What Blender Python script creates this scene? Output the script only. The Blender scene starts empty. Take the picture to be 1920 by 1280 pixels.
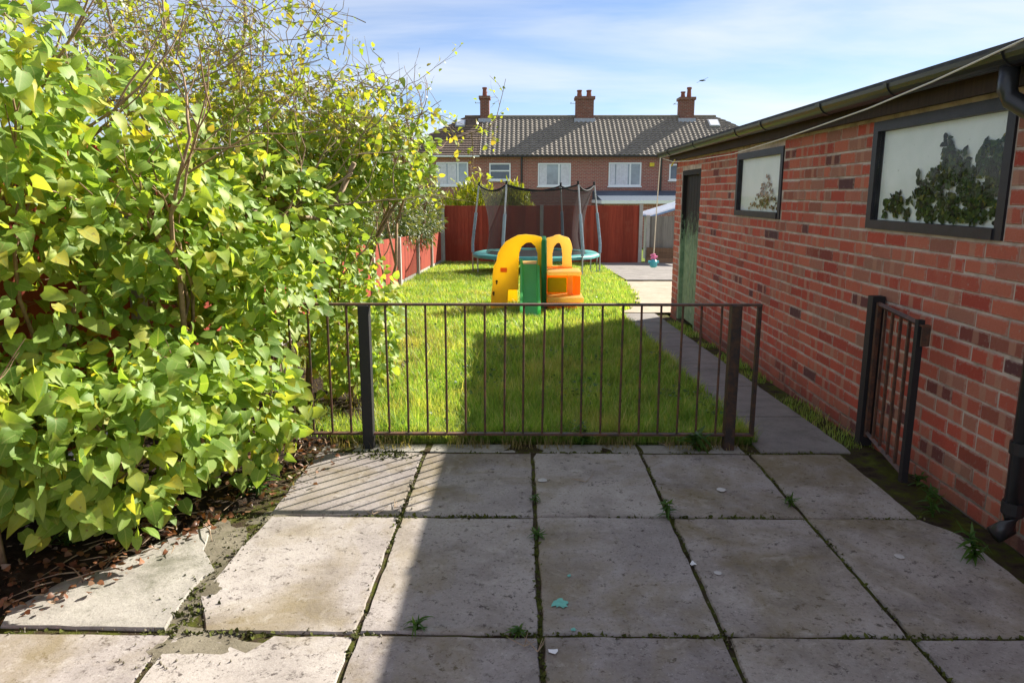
import bpy, math, random
import numpy as np
from mathutils import Vector, Matrix
random.seed(7); RNG = np.random.default_rng(7)
R = math.radians
S = bpy.context.scene
C = S.collection
# ------------------------------------------------------------------ camera, sky, sun, exposure
CAMH, PITCH, YAW, FPX = 1.43, 11.3, 0.706, 1380.0
cam = bpy.data.cameras.new('camera'); camo = bpy.data.objects.new('camera', cam); C.objects.link(camo)
camo.location = (0, 0, CAMH); camo.rotation_euler = (R(90 - PITCH), 0, R(YAW))
cam.sensor_width = 36; cam.lens = 36 * FPX / 1920; cam.clip_end = 2000; cam.clip_start = 0.05
S.camera = camo
SUN = Vector((1.15, 1.1, 1.0)).normalized()
EL = math.asin(SUN.z); AZ = math.atan2(SUN.x, SUN.y)
W = bpy.data.worlds.new('World'); S.world = W; W.use_nodes = True
def build_world():
    nt = W.node_tree; n = nt.nodes; l = nt.links; n.clear()
    out = n.new('ShaderNodeOutputWorld'); bg = n.new('ShaderNodeBackground'); bg.inputs[1].default_value = 0.086
    sky = n.new('ShaderNodeTexSky'); sky.sky_type = 'NISHITA'; sky.sun_disc = False
    sky.sun_elevation = EL; sky.sun_rotation = AZ; sky.air_density = 1.0; sky.dust_density = 0.15; sky.ozone_density = 1.8; sky.altitude = 900
    tc = n.new('ShaderNodeTexCoord'); sep = n.new('ShaderNodeSeparateXYZ'); l.new(tc.outputs['Generated'], sep.inputs[0])
    add = n.new('ShaderNodeMath'); add.operation = 'ADD'; add.inputs[1].default_value = 0.12; l.new(sep.outputs[2], add.inputs[0])
    mx = n.new('ShaderNodeMath'); mx.operation = 'MAXIMUM'; mx.inputs[1].default_value = 0.03; l.new(add.outputs[0], mx.inputs[0])
    dv = n.new('ShaderNodeVectorMath'); dv.operation = 'DIVIDE'; l.new(tc.outputs['Generated'], dv.inputs[0])
    cb = n.new('ShaderNodeCombineXYZ'); l.new(mx.outputs[0], cb.inputs[0]); l.new(mx.outputs[0], cb.inputs[1]); cb.inputs[2].default_value = 1
    l.new(cb.outputs[0], dv.inputs[1])
    mp = n.new('ShaderNodeMapping'); mp.inputs['Rotation'].default_value = (0, 0, R(25)); mp.inputs['Scale'].default_value = (0.55, 1.3, 0.3)
    l.new(dv.outputs[0], mp.inputs[0]); mp.inputs['Location'].default_value = (2.3,0.7,0)
    nz = n.new('ShaderNodeTexNoise'); nz.inputs['Scale'].default_value = .95; nz.inputs['Detail'].default_value = 9; nz.inputs['Roughness'].default_value = .52
    nz.inputs['Distortion'].default_value = .35
    l.new(mp.outputs[0], nz.inputs[0])
    rp = n.new('ShaderNodeValToRGB'); rp.color_ramp.elements[0].position = .36; rp.color_ramp.elements[1].position = .74
    l.new(nz.outputs[0], rp.inputs[0])
    ml = n.new('ShaderNodeMath'); ml.operation = 'MULTIPLY'; ml.inputs[1].default_value = .92; l.new(rp.outputs[0], ml.inputs[0])
    mix = n.new('ShaderNodeMix'); mix.data_type = 'RGBA'; l.new(ml.outputs[0], mix.inputs[0]); dm = n.new('ShaderNodeMix'); dm.data_type = 'RGBA'; dm.blend_type = 'MULTIPLY'; dm.inputs[0].default_value = 1; dm.inputs[7].default_value = (.58, .59, .68, 1); l.new(sky.outputs[0], dm.inputs[6])
    l.new(dm.outputs[2], mix.inputs[6]); mix.inputs[7].default_value = (4.9, 5.05, 5.3, 1)
    l.new(mix.outputs[2], bg.inputs[0]); l.new(bg.outputs[0], out.inputs[0])
build_world()
sl = bpy.data.lights.new('sun', 'SUN'); sl.energy = 5.0; sl.angle = R(.5); sl.color = (1, .94, .84)
so = bpy.data.objects.new('sun', sl); C.objects.link(so); so.rotation_euler = (-SUN).to_track_quat('-Z', 'Y').to_euler()
so.location = (0, 0, 30)
S.view_settings.view_transform = 'Standard'; S.view_settings.look = 'None'; S.view_settings.gamma = 1
S.view_settings.exposure = 1.28
# ------------------------------------------------------------------ helpers
def gz(y):                                   # the garden falls gently away from the patio
    return -0.033 * max(0, min(y, 41) - 4.1)
def at(px, py, Y):                           # photo pixel -> world point on the plane at distance Y
    up = (640 - py) * math.cos(R(PITCH)) - FPX * math.sin(R(PITCH)); fw = FPX * math.cos(R(PITCH)) + (640 - py) * math.sin(R(PITCH))
    return Vector(((px - 977) * Y / fw, Y, CAMH + Y * up / fw))
class MB:
    def __init__(s): s.v = []; s.f = []; s.uv = None
    def box(s, a, b, rot=None, piv=None):
        x0, y0, z0 = a; x1, y1, z1 = b; i = len(s.v)
        vs = [Vector(p) for p in ((x0,y0,z0),(x1,y0,z0),(x1,y1,z0),(x0,y1,z0),(x0,y0,z1),(x1,y0,z1),(x1,y1,z1),(x0,y1,z1))]
        if rot is not None:
            p = Vector(piv) if piv else (Vector(a) + Vector(b)) / 2
            vs = [rot @ (v - p) + p for v in vs]
        s.v += vs; s.f += [tuple(i + k for k in q) for q in ((3,2,1,0),(4,5,6,7),(0,1,5,4),(1,2,6,5),(2,3,7,6),(3,0,4,7))]
        return s
    def tube(s, pts, rad, n=8, cap=True):
        pts = [Vector(p) for p in pts]; rad = rad if isinstance(rad, (list, tuple)) else [rad] * len(pts)
        i0 = len(s.v)
        for k, p in enumerate(pts):
            d = (pts[min(k+1, len(pts)-1)] - pts[max(k-1, 0)]).normalized()
            a = d.orthogonal().normalized() if abs(d.z) > .95 else d.cross(Vector((0,0,1))).normalized()
            b = d.cross(a)
            for j in range(n):
                t = 2*math.pi*j/n; s.v.append(p + (a*math.cos(t) + b*math.sin(t)) * rad[k])
        for k in range(len(pts)-1):
            for j in range(n):
                q = i0 + k*n; s.f.append((q+j, q+(j+1)%n, q+n+(j+1)%n, q+n+j))
        if cap:
            s.f.append(tuple(i0 + j for j in range(n))[::-1]); q = i0 + (len(pts)-1)*n; s.f.append(tuple(q + j for j in range(n)))
        return s
    def prism(s, outline, d, hole=None, org=(0,0,0), ax=(1,0,0), ay=(0,0,1)):
        # outline (x,y) extruded by vector d, with an optional hole having the same vertex count
        ax, ay, d, org = Vector(ax), Vector(ay), Vector(d), Vector(org)
        P = lambda q, e: org + ax*q[0] + ay*q[1] + d*e
        n = len(outline); i = len(s.v)
        s.v += [P(q, 0) for q in outline] + [P(q, 1) for q in outline]
        s.f += [(i+k, i+(k+1)%n, i+n+(k+1)%n, i+n+k) for k in range(n)]
        if hole is None:
            s.f += [tuple(i+k for k in range(n))[::-1], tuple(i+n+k for k in range(n))]
        else:
            j = len(s.v); s.v += [P(q, 0) for q in hole] + [P(q, 1) for q in hole]
            for k in range(n):
                m = (k+1) % n
                s.f += [(j+m, j+k, j+n+k, j+n+m), (i+m, i+k, j+k, j+m), (i+n+k, i+n+m, j+n+m, j+n+k)]
        return s
    def build(s, name, m, parent=None, off=None, smooth=False, bevel=0):
        off = Vector(off) if off is not None else (parent.get('_o') and Vector(parent['_o'])) or Vector((0,0,0))
        me = bpy.data.meshes.new(name); me.from_pydata([tuple(v - off) for v in s.v], [], s.f); me.update()
        if smooth: me.shade_smooth()
        o = bpy.data.objects.new(name, me); C.objects.link(o); me.materials.append(m)
        if parent: o.parent = parent
        else: o.location = off
        if bevel:
            b = o.modifiers.new('bevel', 'BEVEL'); b.width = bevel; b.segments = 2; b.limit_method = 'ANGLE'
        return o
ORG = {}
def tag(o, label=None, cat=None, group=None, kind=None):
    if label: o['label'] = label
    if cat: o['category'] = cat
    if group: o['group'] = group
    if kind: o['kind'] = kind
    return o
def thing(name, loc, label, cat, group=None):
    o = bpy.data.objects.new(name, None); C.objects.link(o); o.location = loc; o.empty_display_size = .1
    o['_o'] = list(loc); return tag(o, label, cat, group)
def npmesh(name, V, F, m, parent=None, smooth=False, tuv=None):
    off = np.array(parent['_o']) if parent is not None and parent.get('_o') else np.zeros(3)
    me = bpy.data.meshes.new(name); V = V - off; k = F.shape[1]
    me.vertices.add(len(V)); me.vertices.foreach_set('co', V.astype(np.float32).ravel())
    me.loops.add(F.size); me.loops.foreach_set('vertex_index', F.astype(np.int32).ravel())
    me.polygons.add(len(F)); me.polygons.foreach_set('loop_start', np.arange(0, F.size, k, dtype=np.int32))
    me.update(calc_edges=True); me.validate()
    if tuv is not None: me.uv_layers.new(name='UVMap').data.foreach_set('uv', tuv[F.ravel() % len(tuv)].astype(np.float32).ravel())
    if smooth: me.shade_smooth()
    me.materials.append(m)
    o = bpy.data.objects.new(name, me); C.objects.link(o)
    if parent is not None: o.parent = parent
    return o
# ------------------------------------------------------------------ materials
class NT:
    def __init__(s, name):
        s.m = bpy.data.materials.new(name); s.m.use_nodes = True; s.t = s.m.node_tree; s.n = s.t.nodes
        s.b = s.n['Principled BSDF']; s.out = s.n['Material Output']
    def node(s, typ, **kw):
        x = s.n.new('ShaderNode' + typ)
        for k, v in kw.items():
            if k.startswith('i_'):
                key = k[2:]; key = int(key) if key.isdigit() else key.replace('_', ' ')
                if hasattr(v, 'is_linked') or hasattr(v, 'links'): s.t.links.new(v, x.inputs[key])
                else: x.inputs[key].default_value = v
            else: setattr(x, k, v)
        return x
    def link(s, a, b): s.t.links.new(a, b)
    def obj(s): return s.node('TexCoord').outputs['Object']
    def pos(s): return s.node('NewGeometry').outputs['Position']
    def noise(s, scale, detail=5, rough=.6, vec=None, dist=0):
        x = s.node('TexNoise', i_Scale=scale, i_Detail=detail, i_Roughness=rough, i_Distortion=dist)
        s.link(vec if vec is not None else s.pos(), x.inputs['Vector']); return x.outputs[0]
    def ramp(s, fac, stops):
        r = s.node('ValToRGB'); e = r.color_ramp.elements
        while len(e) < len(stops): e.new(.5)
        for q, (p, c) in zip(e, stops):
            q.position = p; q.color = (c, c, c, 1) if not isinstance(c, tuple) else (*c, 1)
        s.link(fac, r.inputs[0]); return r.outputs[0]
    def mix(s, fac, a, b, mode='MIX'):
        x = s.node('Mix', data_type='RGBA', blend_type=mode)
        for i, v in ((0, fac), (6, a), (7, b)):
            if hasattr(v, 'links'): s.link(v, x.inputs[i])
            else: x.inputs[i].default_value = v if i == 0 else (*v, 1)
        return x.outputs[2]
    def math(s, op, a, b=0, clamp=False):
        x = s.node('Math', operation=op, use_clamp=clamp)
        for i, v in ((0, a), (1, b)):
            if hasattr(v, 'links'): s.link(v, x.inputs[i])
            else: x.inputs[i].default_value = v
        return x.outputs[0]
    def rnd(s):                               # a number per piece: per island plus per object
        a = s.node('NewGeometry').outputs['Random Per Island']; b = s.node('ObjectInfo').outputs['Random']
        return s.math('FRACT', s.math('ADD', a, b))
    def fin(s, col, rough=.8, bump=None, bs=.3, bd=.01, spec=.3):
        if hasattr(col, 'links'): s.link(col, s.b.inputs['Base Color'])
        else: s.b.inputs['Base Color'].default_value = (*col, 1)
        if hasattr(rough, 'links'): s.link(rough, s.b.inputs['Roughness'])
        else: s.b.inputs['Roughness'].default_value = rough
        s.b.inputs['Specular IOR Level'].default_value = spec
        if bump is not None:
            b = s.node('Bump', i_Strength=bs, i_Distance=bd); s.link(bump, b.inputs['Height']); s.link(b.outputs[0], s.b.inputs['Normal'])
        return s.m
def plain(name, col, rough=.7, var=.25, scale=14, bs=.15, spec=.3, metal=0):
    t = NT(name); nz = t.noise(scale); dark = tuple(c*(1-var) for c in col); lite = tuple(min(1, c*(1+var)) for c in col)
    c = t.ramp(nz, [(.3, dark), (.7, lite)]); t.b.inputs['Metallic'].default_value = metal
    return t.fin(c, rough, t.noise(scale*6), bs, .004, spec)
def m_slab():
    t = NT('paving_slab'); p0 = t.pos(); r = t.node('ObjectInfo').outputs['Random']; of = t.node('CombineXYZ'); t.link(t.math('MULTIPLY', r, 31.0), of.inputs[2]); va = t.node('VectorMath', operation='ADD'); t.link(p0, va.inputs[0]); t.link(of.outputs[0], va.inputs[1]); p = va.outputs[0]
    base = t.ramp(t.noise(2.3, 6, .6, p), [(.25, (.27,.243,.23)), (.5, (.395,.362,.34)), (.8, (.50,.468,.44))])
    tint = t.ramp(r, [(0, (.74,.71,.71)), (.35, (.95,.93,.92)), (.65, (.86,.82,.76)), (1, (1.0,.98,.94))]); base = t.mix(1, base, tint, 'MULTIPLY')
    sp = t.ramp(t.noise(75, 3, .7, p), [(.30, (.45,.43,.42)), (.46, (1,1,1))]); base = t.mix(.75, base, sp, 'MULTIPLY')
    lt = t.ramp(t.noise(130, 2, .5, p), [(.62, 0), (.72, 1)]); base = t.mix(t.math('MULTIPLY', lt, .35), base, (.6,.57,.52))
    pit = t.ramp(t.noise(26, 5, .75, p), [(.35, .9), (.42, 0)]); base = t.mix(pit, base, (.075,.06,.055))
    al = t.ramp(t.noise(1.7, 5, .65, p, .6), [(.46, 0), (.66, .75)]); base = t.mix(al, base, (.20,.155,.07))
    al2 = t.ramp(t.noise(3.1, 6, .7, p, .3), [(.50, 0), (.70, .6)]); base = t.mix(al2, base, (.15,.125,.105))
    al3 = t.ramp(t.noise(9, 6, .75, p, .8), [(.55, 0), (.70, .45)]); base = t.mix(al3, base, (.52,.48,.43))
    return t.fin(base, .9, t.noise(90, 6, .75, p), .45, .006, .2)
def m_bed():
    t = NT('joint_soil'); p = t.pos()
    c = t.ramp(t.noise(9, 6, .7, p), [(.32, (.035,.024,.016)), (.46, (.09,.065,.04)), (.56, (.10,.11,.02)), (.75, (.19,.20,.035))])
    return t.fin(c, 1, t.noise(120, 6, .8, p), 1, .02, .1)
def m_soil():
    t = NT('bare_soil'); p = t.pos()
    c = t.ramp(t.noise(14, 8, .75, p), [(.3, (.02,.014,.010)), (.55, (.06,.043,.03)), (.75, (.14,.11,.085))])
    return t.fin(c, 1, t.noise(60, 8, .8, p), 1, .03, .1)
def m_lawn():
    t = NT('lawn_earth'); p = t.pos()
    c = t.ramp(t.noise(5, 8, .7, p), [(.3, (.09,.14,.02)), (.55, (.15,.20,.03)), (.8, (.28,.26,.10))])
    return t.fin(c, 1, t.noise(40, 8, .8, p), 1, .03, .1)
def m_concrete(name, a, b, moss=0):
    t = NT(name); p = t.pos()
    c = t.ramp(t.noise(4, 8, .7, p), [(.3, a), (.7, b)]); sp = t.ramp(t.noise(80, 3, .7, p), [(.32, .55), (.45, 1.0)]); c = t.mix(.6, c, sp, 'MULTIPLY')
    if moss: c = t.mix(t.ramp(t.noise(3.2, 6, .75, p, .5), [(.5, 0), (.66, moss)]), c, (.05,.055,.015))
    return t.fin(c, .9, t.noise(70, 6, .75, p), .5, .008, .2)
def m_brick():
    t = NT('red_brick'); p = t.pos(); r = t.rnd()
    c = t.ramp(r, [(0, (.42,.075,.05)), (.25, (.57,.11,.066)), (.45, (.49,.12,.075)), (.62, (.60,.17,.10)), (.82, (.48,.175,.115)), (.90, (.38,.19,.13)), (.94, (.33,.08,.05)), (.965, (.12,.06,.06)), (1, (.30,.07,.05))])
    uv = t.node('UVMap').outputs[0]; sx = t.node('SeparateXYZ', i_0=uv).outputs[0]
    r2 = t.math('FRACT', t.math('MULTIPLY', r, 17.3)); w = t.math('ADD', t.math('MULTIPLY', r2, .3), .3)
    d = t.math('ABSOLUTE', t.math('SUBTRACT', sx, w)); wob = t.math('MULTIPLY', t.noise(30, 3, .6, p), .08)
    band = t.ramp(t.math('ADD', d, wob), [(.13, 1), (.17, 0)]); r3 = t.math('FRACT', t.math('MULTIPLY', r, 41.7))
    band = t.math('MULTIPLY', band, t.ramp(r3, [(.45, 0), (.6, .75)])); c = t.mix(band, c, (.52,.27,.18))
    c = t.mix(t.ramp(t.noise(7, 6, .7, p), [(.55, 0), (.8, .4)]), c, (.24,.07,.055))
    c = t.mix(t.ramp(t.noise(38, 5, .7, p), [(.6, 0), (.72, .6)]), c, (.45,.33,.26))
    c = t.mix(t.ramp(t.noise(1.1, 5, .6, p), [(.6, 0), (.8, .3)]), c, (.36,.16,.07))
    sy = t.node('SeparateXYZ', i_0=uv).outputs[1]; ed = t.math('MINIMUM', t.math('MINIMUM', sy, t.math('SUBTRACT', 1, sy)), t.math('MULTIPLY', sx, 3)); ed = t.math('ADD', ed, t.math('MULTIPLY', t.math('SUBTRACT', t.noise(45, 5, .7, p), .5), .55))
    c = t.mix(t.ramp(ed, [(-.04, .5), (.06, 0)]), c, (.52,.38,.30))
    c = t.mix(t.ramp(t.noise(2.6, 7, .75, p, .6), [(.58, 0), (.74, .3)]), c, (.58,.38,.30))
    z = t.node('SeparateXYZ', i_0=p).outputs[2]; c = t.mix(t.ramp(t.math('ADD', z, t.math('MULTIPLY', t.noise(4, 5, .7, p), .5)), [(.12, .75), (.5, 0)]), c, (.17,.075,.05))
    return t.fin(c, .85, t.noise(60, 7, .75, p), .8, .009, .25)
def m_mortar():
    t = NT('mortar'); p = t.pos(); c = t.ramp(t.noise(6, 7, .7, p), [(.3, (.34,.27,.22)), (.5, (.60,.50,.42)), (.75, (.74,.65,.57))])
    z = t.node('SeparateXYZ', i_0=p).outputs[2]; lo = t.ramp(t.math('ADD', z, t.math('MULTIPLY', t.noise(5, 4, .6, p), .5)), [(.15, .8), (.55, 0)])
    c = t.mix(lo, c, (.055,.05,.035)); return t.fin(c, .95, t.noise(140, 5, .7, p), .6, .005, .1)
def m_leaf(name, stops, trans=.45, gloss=.35, rough=.42, veins=False):
    t = NT(name); r = t.rnd(); c = t.ramp(r, stops)
    if veins:
        sp = t.node('SeparateXYZ', i_0=t.node('UVMap').outputs[0]); ax = t.math('ABSOLUTE', sp.outputs[0])
        mid = t.ramp(ax, [(.012, .55), (.035, 0)]); fr = t.math('ABSOLUTE', t.math('SUBTRACT', t.math('FRACT', t.math('MULTIPLY', t.math('SUBTRACT', sp.outputs[1], t.math('MULTIPLY', ax, .9)), 6)), .5))
        c = t.mix(mid, c, (.50,.58,.20)); c = t.mix(t.ramp(fr, [(.03, .28), (.10, 0)]), c, (.42,.52,.16))
        c = t.mix(t.ramp(t.noise(34, 4, .7), [(.62, 0), (.68, .8)]), c, (.30,.22,.07)); c = t.mix(t.math('MULTIPLY', t.ramp(sp.outputs[1], [(.45, 0), (1, 1)]), t.ramp(t.math('FRACT', t.math('MULTIPLY', r, 23.7)), [(.7, 0), (.9, .6)])), c, (.52,.42,.06))
    c = c; c = t.mix(t.ramp(t.noise(4.5 if 'grass' in name else 9, 5, .65), [(.42, 0), (.66, .75 if 'grass' in name else .5)]), c, tuple(v*.55 for v in stops[0][1]) if 'grass' in name else stops[0][1])
    if 'grass' in name: c = t.mix(t.ramp(t.noise(1.3, 6, .7, None, .8), [(.50, 0), (.66, .65)]), c, (.52,.47,.17))
    t.fin(c, rough, None, spec=gloss); tr = t.node('BsdfTranslucent'); tc = t.mix(1, c, (1.5, 1.35, .5), 'MULTIPLY'); t.link(tc, tr.inputs[0])
    ms = t.node('MixShader', i_0=trans); t.link(t.b.outputs[0], ms.inputs[1]); t.link(tr.outputs[0], ms.inputs[2]); t.link(ms.outputs[0], t.out.inputs[0]); return t.m
def m_wood(name, a, b, weather=None, rough=.75):
    t = NT(name); p = t.pos(); mp = t.node('Mapping'); mp.inputs['Scale'].default_value = (40, 40, 2.2); t.link(p, mp.inputs[0])
    g = t.noise(1, 6, .7, mp.outputs[0]); c = t.ramp(g, [(.3, a), (.7, b)]); c = t.mix(1, c, t.ramp(t.rnd(), [(0, .72), (1, 1.15)]), 'MULTIPLY')
    if weather: c = t.mix(t.ramp(t.noise(2.5, 6, .7, p), [(.52, 0), (.75, .6)]), c, weather)
    return t.fin(c, rough, g, .4, .004, .25)
def plastic(name, col):
    t = NT(name); c = t.ramp(t.noise(5), [(.3, tuple(v*.92 for v in col)), (.7, col)]); t.fin(c, .4, t.noise(60), .03, .003, .4); tr = t.node('BsdfTranslucent'); t.link(c, tr.inputs[0])
    ms = t.node('MixShader', i_0=.66); t.link(t.b.outputs[0], ms.inputs[1]); t.link(tr.outputs[0], ms.inputs[2]); t.link(ms.outputs[0], t.out.inputs[0]); return t.m
def m_rust(name, a, b, amount=.5):
    t = NT(name); p = t.pos(); f = t.ramp(t.noise(22, 7, .75, p), [(.62 - .3*amount, 0), (.72 - .2*amount, 1)])
    c = t.mix(f, a, b); c = t.mix(t.ramp(t.noise(60, 4, .7, p), [(.6, 0), (.75, .6)]), c, (.10,.05,.025))
    return t.fin(c, .6, t.noise(120, 5, .7, p), .5, .003, .4)
def m_peel():
    t = NT('peeling_paint'); p = t.pos(); mp = t.node('Mapping'); mp.inputs['Scale'].default_value = (14, 22, 4); t.link(p, mp.inputs[0])
    z = t.node('SeparateXYZ', i_0=p).outputs[2]; n = t.noise(1.6, 8, .78, mp.outputs[0], .4)
    k = t.math('ADD', n, t.math('MULTIPLY', t.math('SUBTRACT', z, .95), .42)); f = t.ramp(k, [(.50, 0), (.54, 1)])
    g = t.ramp(t.noise(12, 5, .7, p), [(.3, (.13,.23,.12)), (.7, (.30,.42,.25))])
    c = t.mix(f, g, (.022,.018,.015)); return t.fin(c, .7, f, .5, .003, .3)
def m_net():
    t = NT('safety_net'); t.fin((.045,.038,.038), .9); tp = t.node('BsdfTransparent'); ms = t.node('MixShader', i_0=.46)
    t.link(tp.outputs[0], ms.inputs[1]); t.link(t.b.outputs[0], ms.inputs[2]); t.link(ms.outputs[0], t.out.inputs[0]); return t.m
def m_glass():
    t = NT('window_glass'); tp = t.node('BsdfTransparent', i_0=(.98,.99,.985,1)); g = t.node('BsdfGlossy', i_Roughness=.03)
    lw = t.node('LayerWeight', i_Blend=.5); fr = t.math('ADD', t.math('MULTIPLY', t.math('POWER', lw.outputs['Facing'], 4), .12), .02); ms = t.node('MixShader'); t.link(fr, ms.inputs[0]); t.link(tp.outputs[0], ms.inputs[1]); t.link(g.outputs[0], ms.inputs[2]); t.link(ms.outputs[0], t.out.inputs[0]); return t.m
def m_white_film():
    t = NT('whitewashed_pane'); p = t.pos(); c = t.ramp(t.noise(5, 6, .65, p), [(.3, (.80,.84,.80)), (.7, (.92,.94,.91))])
    c = t.mix(t.ramp(t.noise(26, 5, .7, p), [(.66, 0), (.7, .6)]), c, (.2,.2,.16)); return t.fin(c, .5, None)
def m_house_brick(name='terrace_brick', k=1.0):
    t = NT(name); p = t.pos(); mp = t.node('Mapping'); mp.inputs['Rotation'].default_value = (R(90), 0, 0); t.link(p, mp.inputs[0])
    b = t.node('TexBrick', i_Scale=1.0, i_Mortar_Size=.012, i_Brick_Width=.23, i_Row_Height=.078, i_Color1=(.46,.14,.10,1), i_Color2=(.32,.10,.08,1), i_Mortar=(.45,.34,.28,1)); t.link(mp.outputs[0], b.inputs[0])
    c = t.mix(t.ramp(t.noise(1.2, 6, .7, p), [(.5, 0), (.75, .4)]), t.mix(1, b.outputs[0], (k, k, k), 'MULTIPLY'), (.34*k,.15*k,.10*k))
    c = t.mix(t.ramp(t.noise(9, 4, .7, p), [(.60, 0), (.67, .75)]), c, (.62*k,.50*k,.43*k)); return t.fin(c, .9)
def m_tile(name, a, b, cth):
    t = NT(name); p = t.pos(); c = t.ramp(t.noise(5, 6, .7, p), [(.3, a), (.7, b)]); c = t.mix(t.ramp(t.noise(1.3, 5, .7, p), [(.5, 0), (.8, .5)]), c, cth); return t.fin(c, .85, t.noise(40), .2)
M = dict(reflection_leaves=m_leaf('reflection_leaf', [(0, (.022,.016,.014)), (.3, (.018,.035,.012)), (.7, (.035,.075,.018)), (.9, (.09,.12,.02)), (1, (.22,.19,.03))], .08, .15, .7), grit=m_concrete('grit', (.10,.085,.055), (.26,.23,.17), .85), slab=m_slab(), bed=m_bed(), soil=m_soil(), lawn=m_lawn(), brick=m_brick(), mortar=m_mortar(), peel=m_peel(), net=m_net(), glass=m_glass(), film=m_white_film(), hbrick=m_house_brick(), cbrick=m_house_brick('sooty_brick', .55), curtain=plain('curtain', (.78,.76,.82), .9, .12, 9),
  rubble=m_concrete('broken_concrete', (.26,.24,.21), (.46,.43,.38), .55), pathc=m_concrete('path_concrete', (.20,.18,.165), (.32,.29,.26), .25), sand=m_concrete('dusty_concrete', (.34,.27,.19), (.50,.41,.31), .1), post=m_concrete('concrete_post', (.36,.33,.29), (.52,.49,.44)),
  fence=m_wood('red_stained_wood', (.27,.040,.022), (.42,.075,.038), (.34,.10,.06)), grey=m_wood('grey_weathered_wood', (.17,.15,.125), (.30,.27,.23)), plank=m_wood('brown_planks', (.20,.11,.06), (.32,.19,.11)),
  rail=m_rust('rusty_railing', (.055,.038,.030), (.14,.062,.035), .7), post_rail=m_rust('rusty_post', (.030,.024,.022), (.085,.042,.022), .6), blackpost=m_rust('black_post', (.018,.017,.019), (.04,.03,.025), .1),
  gut=plain('black_gutter', (.022,.022,.024), .32, .2, spec=.5), fascia=m_wood('dark_fascia', (.045,.03,.022), (.09,.055,.035)), frame=plain('dark_window_paint', (.026,.025,.03), .45, .3), roof=plain('roof_felt', (.07,.07,.07), .9),
  white=plain('white_frame', (.92,.93,.95), .4, .03), hglass=plain('house_glazing', (.36,.41,.48), .12, .35, 1.3, 0, .6), dglass=plain('dark_glazing', (.10,.13,.19), .1, .3, 2, 0, .6),
  tile=m_tile('grey_brown_pantile', (.17,.15,.125), (.31,.27,.225), (.36,.31,.25)), tile2=m_tile('dark_brown_tile', (.12,.085,.065), (.20,.14,.105), (.17,.125,.085)), lead=plain('lead', (.38,.40,.43), .6), pot=plain('clay_pot', (.26,.09,.065), .8),
  yellow=plastic('yellow_plastic', (1.0,.74,.07)), orange=plastic('orange_plastic', (.98,.38,.05)), peach=plastic('faded_orange_plastic', (1.0,.74,.26)), green=plastic('green_plastic', (.24,.78,.30)), dgreen=plastic('dark_green_plastic', (.06,.28,.11)), lime=plastic('lime_plastic', (.5,.85,.05)),
  teal=plain('teal_pad', (.07,.30,.27), .5, .25, 6), mat=plain('jumping_mat', (.02,.02,.022), .8), steel=plain('galvanised_steel', (.45,.46,.47), .4, .2, metal=.5), foam=plain('blue_grey_foam', (.27,.35,.42), .8, .2, 20), rope=plain('white_line', (.75,.70,.58), .7, .1),
  pink=plain('pink_plastic', (.75,.22,.45), .4, .05), blue=plain('turquoise_plastic', (.08,.45,.58), .4, .05), bark=plain('brown_bark', (.32,.21,.125), .9, .35, 30, .5), bark2=plain('grey_twig_bark', (.33,.24,.16), .9, .3, 40, .4), mint=plain('mint_paint', (.16,.48,.40), .7, .15, 40), wspot=plain('white_spot', (.55,.53,.50), .8), paper=plain('paper_scrap', (.8,.8,.82), .7, .03),
  clad=plain('pale_cladding', (.55,.57,.60), .6, .1), poly=plain('blue_polycarbonate', (.22,.33,.52), .3, .2), bluelead=plain('blue_grey_roof', (.07,.10,.14), .6), yel=plain('yellow_plastic_box', (.8,.6,.05), .5),
  leaf=m_leaf('lilac_leaf', [(0, (.15,.27,.045)), (.3, (.27,.42,.075)), (.7, (.40,.54,.11)), (.9, (.52,.58,.11)), (1, (.64,.54,.07))], .5, .35, .52, True),
  leaf2=m_leaf('small_tree_leaf', [(0, (.22,.33,.04)), (.6, (.36,.42,.06)), (1, (.46,.36,.09))], .5), budd=m_leaf('narrow_leaf', [(0, (.07,.12,.035)), (.6, (.14,.18,.06)), (1, (.26,.25,.12))], .3), spike=plain('brown_seed_head', (.20,.09,.05), .9), gold=m_leaf('golden_conifer', [(0, (.16,.23,.015)), (.5, (.34,.38,.022)), (1, (.5,.5,.04))], .35),
  grass=m_leaf('grass_blade', [(0, (.16,.33,.05)), (.45, (.29,.48,.085)), (.8, (.44,.58,.16)), (1, (.72,.66,.36))], .5, .3, .45), straw=m_leaf('dry_grass', [(0, (.30,.24,.10)), (.6, (.42,.34,.16)), (1, (.20,.20,.05))], .3), weed=m_leaf('weed_leaf', [(0, (.05,.13,.025)), (1, (.11,.20,.04))]), litter=m_leaf('dead_leaf', [(0, (.10,.045,.022)), (.5, (.24,.095,.045)), (.85, (.33,.17,.09)), (1, (.45,.38,.30))], .15), moss=plain('moss', (.075,.085,.015), 1, .6, 30, .8))
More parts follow.
